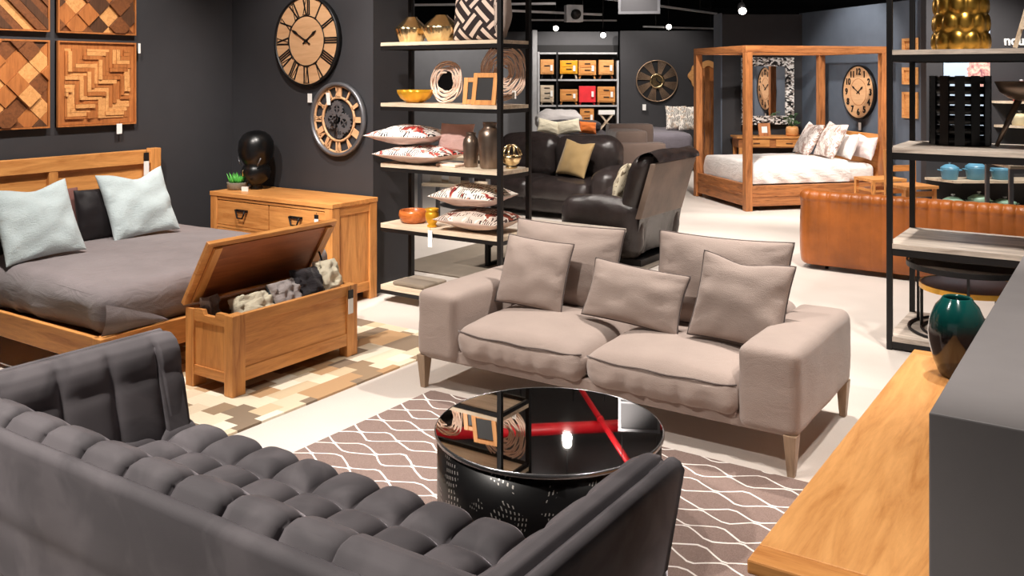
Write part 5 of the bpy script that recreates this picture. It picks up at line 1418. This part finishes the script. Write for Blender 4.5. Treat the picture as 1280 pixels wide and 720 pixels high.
casserole('small blue bowl-like casserole on the little white table', 5.74, 9.95, .785, .08, .09, 'blue_enamel', None)
t = thing('small_white_table', 'small white topped table with grey metal legs before the casseroles', 'table', far(5.85, 10.0), YAW-.12)
b = MB(); b.b2((-.55, -.35, .75), (.75, .35, .785)); b.out('table_top', 'shelf_x', t, bevel=.004)
b = MB(); b.b2((-.53, -.33, .70), (.73, -.31, .75)); b.b2((-.53, .31, .70), (.73, .33, .75)); b.out('apron', 'grey_metal', t)
for x in (-.53, .73):
    for y in (-.32, .32):
        b = MB(); b.b2((x-.02, y-.02, 0), (x+.02, y+.02, .75)); b.out('leg', 'grey_metal', t)

# ================================================================ overhead: red pipes, ducts, rails, lamps
def fp(X, Y, z): return Vector(far(X, Y, z))
def pipe(name, text, pts, r, mat, cat):
    b = MB(); b.tube(pts, r, 12)
    for p, q in zip(pts, pts[1:]):
        m = p.lerp(q, .5); d = (q-p).normalized(); b.cyl(m-d*.03, m+d*.03, r*1.25, seg=12)
    o = b.out(name, mat); return tag(o, text, cat)
pipe('sprinkler_pipe', 'thick red sprinkler main under the black ceiling, mirrored in the round table', [fp(-3.2, 11.0, 3.5), fp(.5, 11.45, 3.5), fp(3.0, 11.75, 3.5)], .075, 'red_pipe', 'pipe')
pipe('sprinkler_pipe', 'thin red branch pipe crossing the sprinkler main overhead', [fp(.62, 15.2, 3.36), fp(.86, 13.0, 3.36), fp(1.33, 9.8, 3.36)], .035, 'red_pipe', 'pipe')
pipe('sprinkler_pipe', 'short red branch pipe seen behind the mirrored photo frames', [fp(-1.35, 12.6, 3.36), fp(-1.1, 10.9, 3.36)], .035, 'red_pipe', 'pipe')
b = MB(); b.b2((-6, -.25, 0), (6, .25, .265)); o = b.out('air_duct', 'ceiling', None, far(.5, 14.4, 3.43), (0, 0, YAW-.25), bevel=.02); tag(o, 'dark rectangular air duct under the ceiling', 'duct')
t = thing('hanging_sign_frame', 'pale framed grey panel hanging from the ceiling before the far wall', 'panel', far(1.42, 10.2, 2.42), YAW-.15)
b = MB(); 
b.b2((-.24, -.015, 0), (.22, .015, .03)); b.b2((-.24, -.015, .60), (.22, .015, .63)); b.b2((-.24, -.015, .03), (-.21, .015, .60)); b.b2((.19, -.015, .03), (.22, .015, .60)); b.b2((-.21, -.012, .30), (.19, .012, .32)); b.out('frame', 'grey_metal', t)
b = MB(); b.b2((-.21, -.006, .03), (.19, .006, .60)); b.out('panel', 'wall_dark', t)
for x in (-.2, .18):
    b = MB(); b.cyl((x, 0, .63), (x, 0, 1.28), .004, .004, 6); b.out('suspension_rod', 'black_metal', t)
def track(text, X0, Y0, X1, Y1, z):
    t = thing('light_track', text, 'light track', far((X0+X1)/2, (Y0+Y1)/2, z), 0)
    p, q = fp(X0, Y0, z), fp(X1, Y1, z); c = (p+q)/2
    b = MB(); b.bar(p-c, q-c, .04, .03); b.out('rail', 'light_metal', t)
    for e in (.15, .85):
        m = p.lerp(q, e)-c; b = MB(); b.cyl(m, m+Vector((0, 0, 3.7-z)), .005, .005, 6); b.out('hanger', 'black_metal', t)
track('pale light track left of the hanging panel under the ceiling', -.6, 12.2, 1.3, 13.4, 2.62)
track('long pale light track running towards the four poster bed', .9, 12.4, 3.6, 16.2, 2.82)
track('pale light track above the far fan clock', 2.5, 17.5, 4.2, 18.4, 2.66)
track('pale light track above the far wall shelving', .3, 17.4, 2.0, 17.6, 2.78)
track('pale light track seen through the top of the middle rack', -2.6, 13.0, .6, 12.6, 2.72)
def lamp_head(text, loc, aim, energy=None):
    t = thing('track_spotlight', text, 'spotlight', loc)
    d = (Vector(aim)-Vector(loc)).normalized(); 
    b = MB(); b.cyl(-d*.09, d*.06, .05, .058, 18); b.out('lamp_can', 'black_metal', t)
    b = MB(); b.cyl(d*.058, d*.064, .050, .050, 18); b.out('lens', 'lens', t)
    b = MB(); b.cyl((0, 0, .02), (0, 0, 3.7-loc[2]), .007, .007, 6); b.out('stem', 'black_metal', t)
    return t
t = thing('ceiling_speaker', 'pale square speaker box hanging left of the grey ceiling panel', 'speaker', far(.87, 13.0, 2.49), YAW+.2)
b = MB(); b.b2((-.12, -.08, 0), (.12, .08, .24)); b.out('cabinet', 'light_metal', t, bevel=.006)
b = MB(); b.cyl((0, -.08, .12), (0, -.13, .10), .06, .075, 18); b.out('cone', 'black_metal', t)
b = MB(); b.cyl((0, 0, .24), (0, 0, 1.21), .006, .006, 6); b.out('hanger_rod', 'black_metal', t)
CAMP = (0, 0, 1.75)
lamp_head('small spotlight left above the far wall shelving', far(.83, 17.45, 2.64), far(.9, 12, .8))
lamp_head('spotlight right above the far wall shelving', far(1.70, 17.2, 2.50), far(1.6, 12, .8))
lamp_head('spotlight on the track above the fan clock', far(3.02, 17.75, 2.68), far(2.6, 11, .8))
lamp_head('spotlight above the four poster bed', far(3.05, 12.2, 2.62), far(2.7, 9.0, .5))
lamp_head('spotlight mirrored in the round table top', far(.62, 10.35, 3.25), far(.45, 6.5, .8))

# ---------------------------------------------------------------- lights
def spot(loc, aim, power, size=75, blend=.7, r=.06, col=(1, .93, .86)):
    L = bpy.data.lights.new('track_lamp', 'SPOT'); L.energy = power; L.spot_size = math.radians(size); L.spot_blend = blend; L.shadow_soft_size = r; L.color = col
    o = bpy.data.objects.new('track_lamp', L); COL.objects.link(o); o.location = loc
    o.rotation_euler = (Vector(aim)-Vector(loc)).to_track_quat('-Z', 'Y').to_euler()
    return o
K = 1.35
for loc, aim, p, s in (
    ((-1.75, 5.2, 3.55), (-2.2, 4.3, 0), 345, 60),         # linen sofa
    ((-.6, 5.0, 3.55), (-1.0, 5.3, 0), 240, 62),
    ((-2.7, 2.7, 3.55), (-2.2, 4.2, .3), 170, 70),
    ((-4.3, 2.7, 3.55), (-4.0, 3.7, 0), 330, 80),         # chest and rugs
    ((-5.0, 2.7, 3.55), (-6.0, 3.8, .4), 270, 80),        # bed
    ((-5.1, 4.0, 3.55), (-6.7, 4.0, 1.6), 160, 70),       # panels
    ((-4.6, 3.9, 3.55), (-5.5, 5.44, 1.3), 210, 75),      # clocks and dresser
    ((-3.7, 2.7, 3.55), (-4.2, 5.45, 1.3), 420, 50),       # rack
    ((-3.3, .8, 3.55), (-2.2, 1.7, 0), 480, 72),         # velvet sofa
    ((-.1, 2.8, 3.55), (-.5, 3.4, 0), 210, 56),           # console
    ((-.5, 5.3, 3.55), (-.9, 6.6, .8), 170, 80),          # right rack
    ((-1.6, 7.2, 3.55), (-1.2, 8.0, .3), 300, 80),        # tan sofa
    ((-3.0, 7.0, 3.55), (-3.2, 7.2, 0), 280, 90),         # aisle
    ((-4.6, 8.4, 3.55), (-5.4, 9.6, .3), 420, 85),        # leather sofa
    ((-5.2, 7.0, 3.55), (-4.8, 7.2, 0), 260, 85),
    (far(2.6, 10.6, 3.5), far(3.6, 12.6, .5), 430, 76),   # four poster
    (far(3.9, 12.4, 3.5), far(4.9, 13.2, 1.3), 160, 80),
    (far(2.8, 9.3, 3.5), far(2.5, 10.3, 0), 300, 72),
    (far(3.9, 13.4, 3.5), far(4.0, 14.5, 1.1), 120, 75),
    (far(1.4, 18.4, 3.5), far(1.4, 20.1, 1.2), 260, 85),  # far shelving
    (far(3.0, 18.0, 3.5), far(2.9, 20.0, 1.4), 150, 85),
    (far(1.2, 15.2, 3.5), far(1.2, 16.2, .6), 280, 90),
    (far(2.6, 15.6, 3.5), far(2.8, 17, .6), 240, 90),
    (far(-1.3, 18.6, 3.5), far(-1.5, 20.4, 1.3), 260, 85),
    (far(5.7, 9.8, 3.5), far(5.8, 11.3, .8), 260, 85),    # kitchenware
    (far(5.0, 10.0, 3.5), far(5.1, 11.4, 1.6), 200, 85),
):
    spot(loc, aim, p*K, s)
L = bpy.data.lights.new('pipe_fill_light', 'POINT'); L.energy = 45; L.shadow_soft_size = .05; L.color = (1, .93, .86)  # added fill light to brighten the red pipes, no fixture of its own
o = bpy.data.objects.new('pipe_fill_light', L); COL.objects.link(o); o.location = far(.61, 10.2, 3.12)
w = bpy.data.worlds.new('store_ambience'); scene.world = w; w.use_nodes = True
w.node_tree.nodes['Background'].inputs[0].default_value = (1, .95, .92, 1); w.node_tree.nodes['Background'].inputs[1].default_value = .23

# ---------------------------------------------------------------- camera
cam = bpy.data.cameras.new('camera'); co = bpy.data.objects.new('camera', cam); COL.objects.link(co)
co.location = CAMP; co.rotation_euler = (PI/2, 0, YAW)
cam.sensor_fit = 'HORIZONTAL'; cam.sensor_width = 36; cam.lens = 36*1150/1280; cam.shift_y = -(360-93)/1280
cam.clip_start = .05; cam.clip_end = 100
scene.camera = co
vs = scene.view_settings; vs.view_transform = 'Standard'; vs.look = 'None'; vs.gamma = 1; vs.use_curve_mapping = False; vs.exposure = .0
scene.cycles.use_denoising = True
scene.cycles.max_bounces = 8
scene.cycles.sample_clamp_indirect = 6
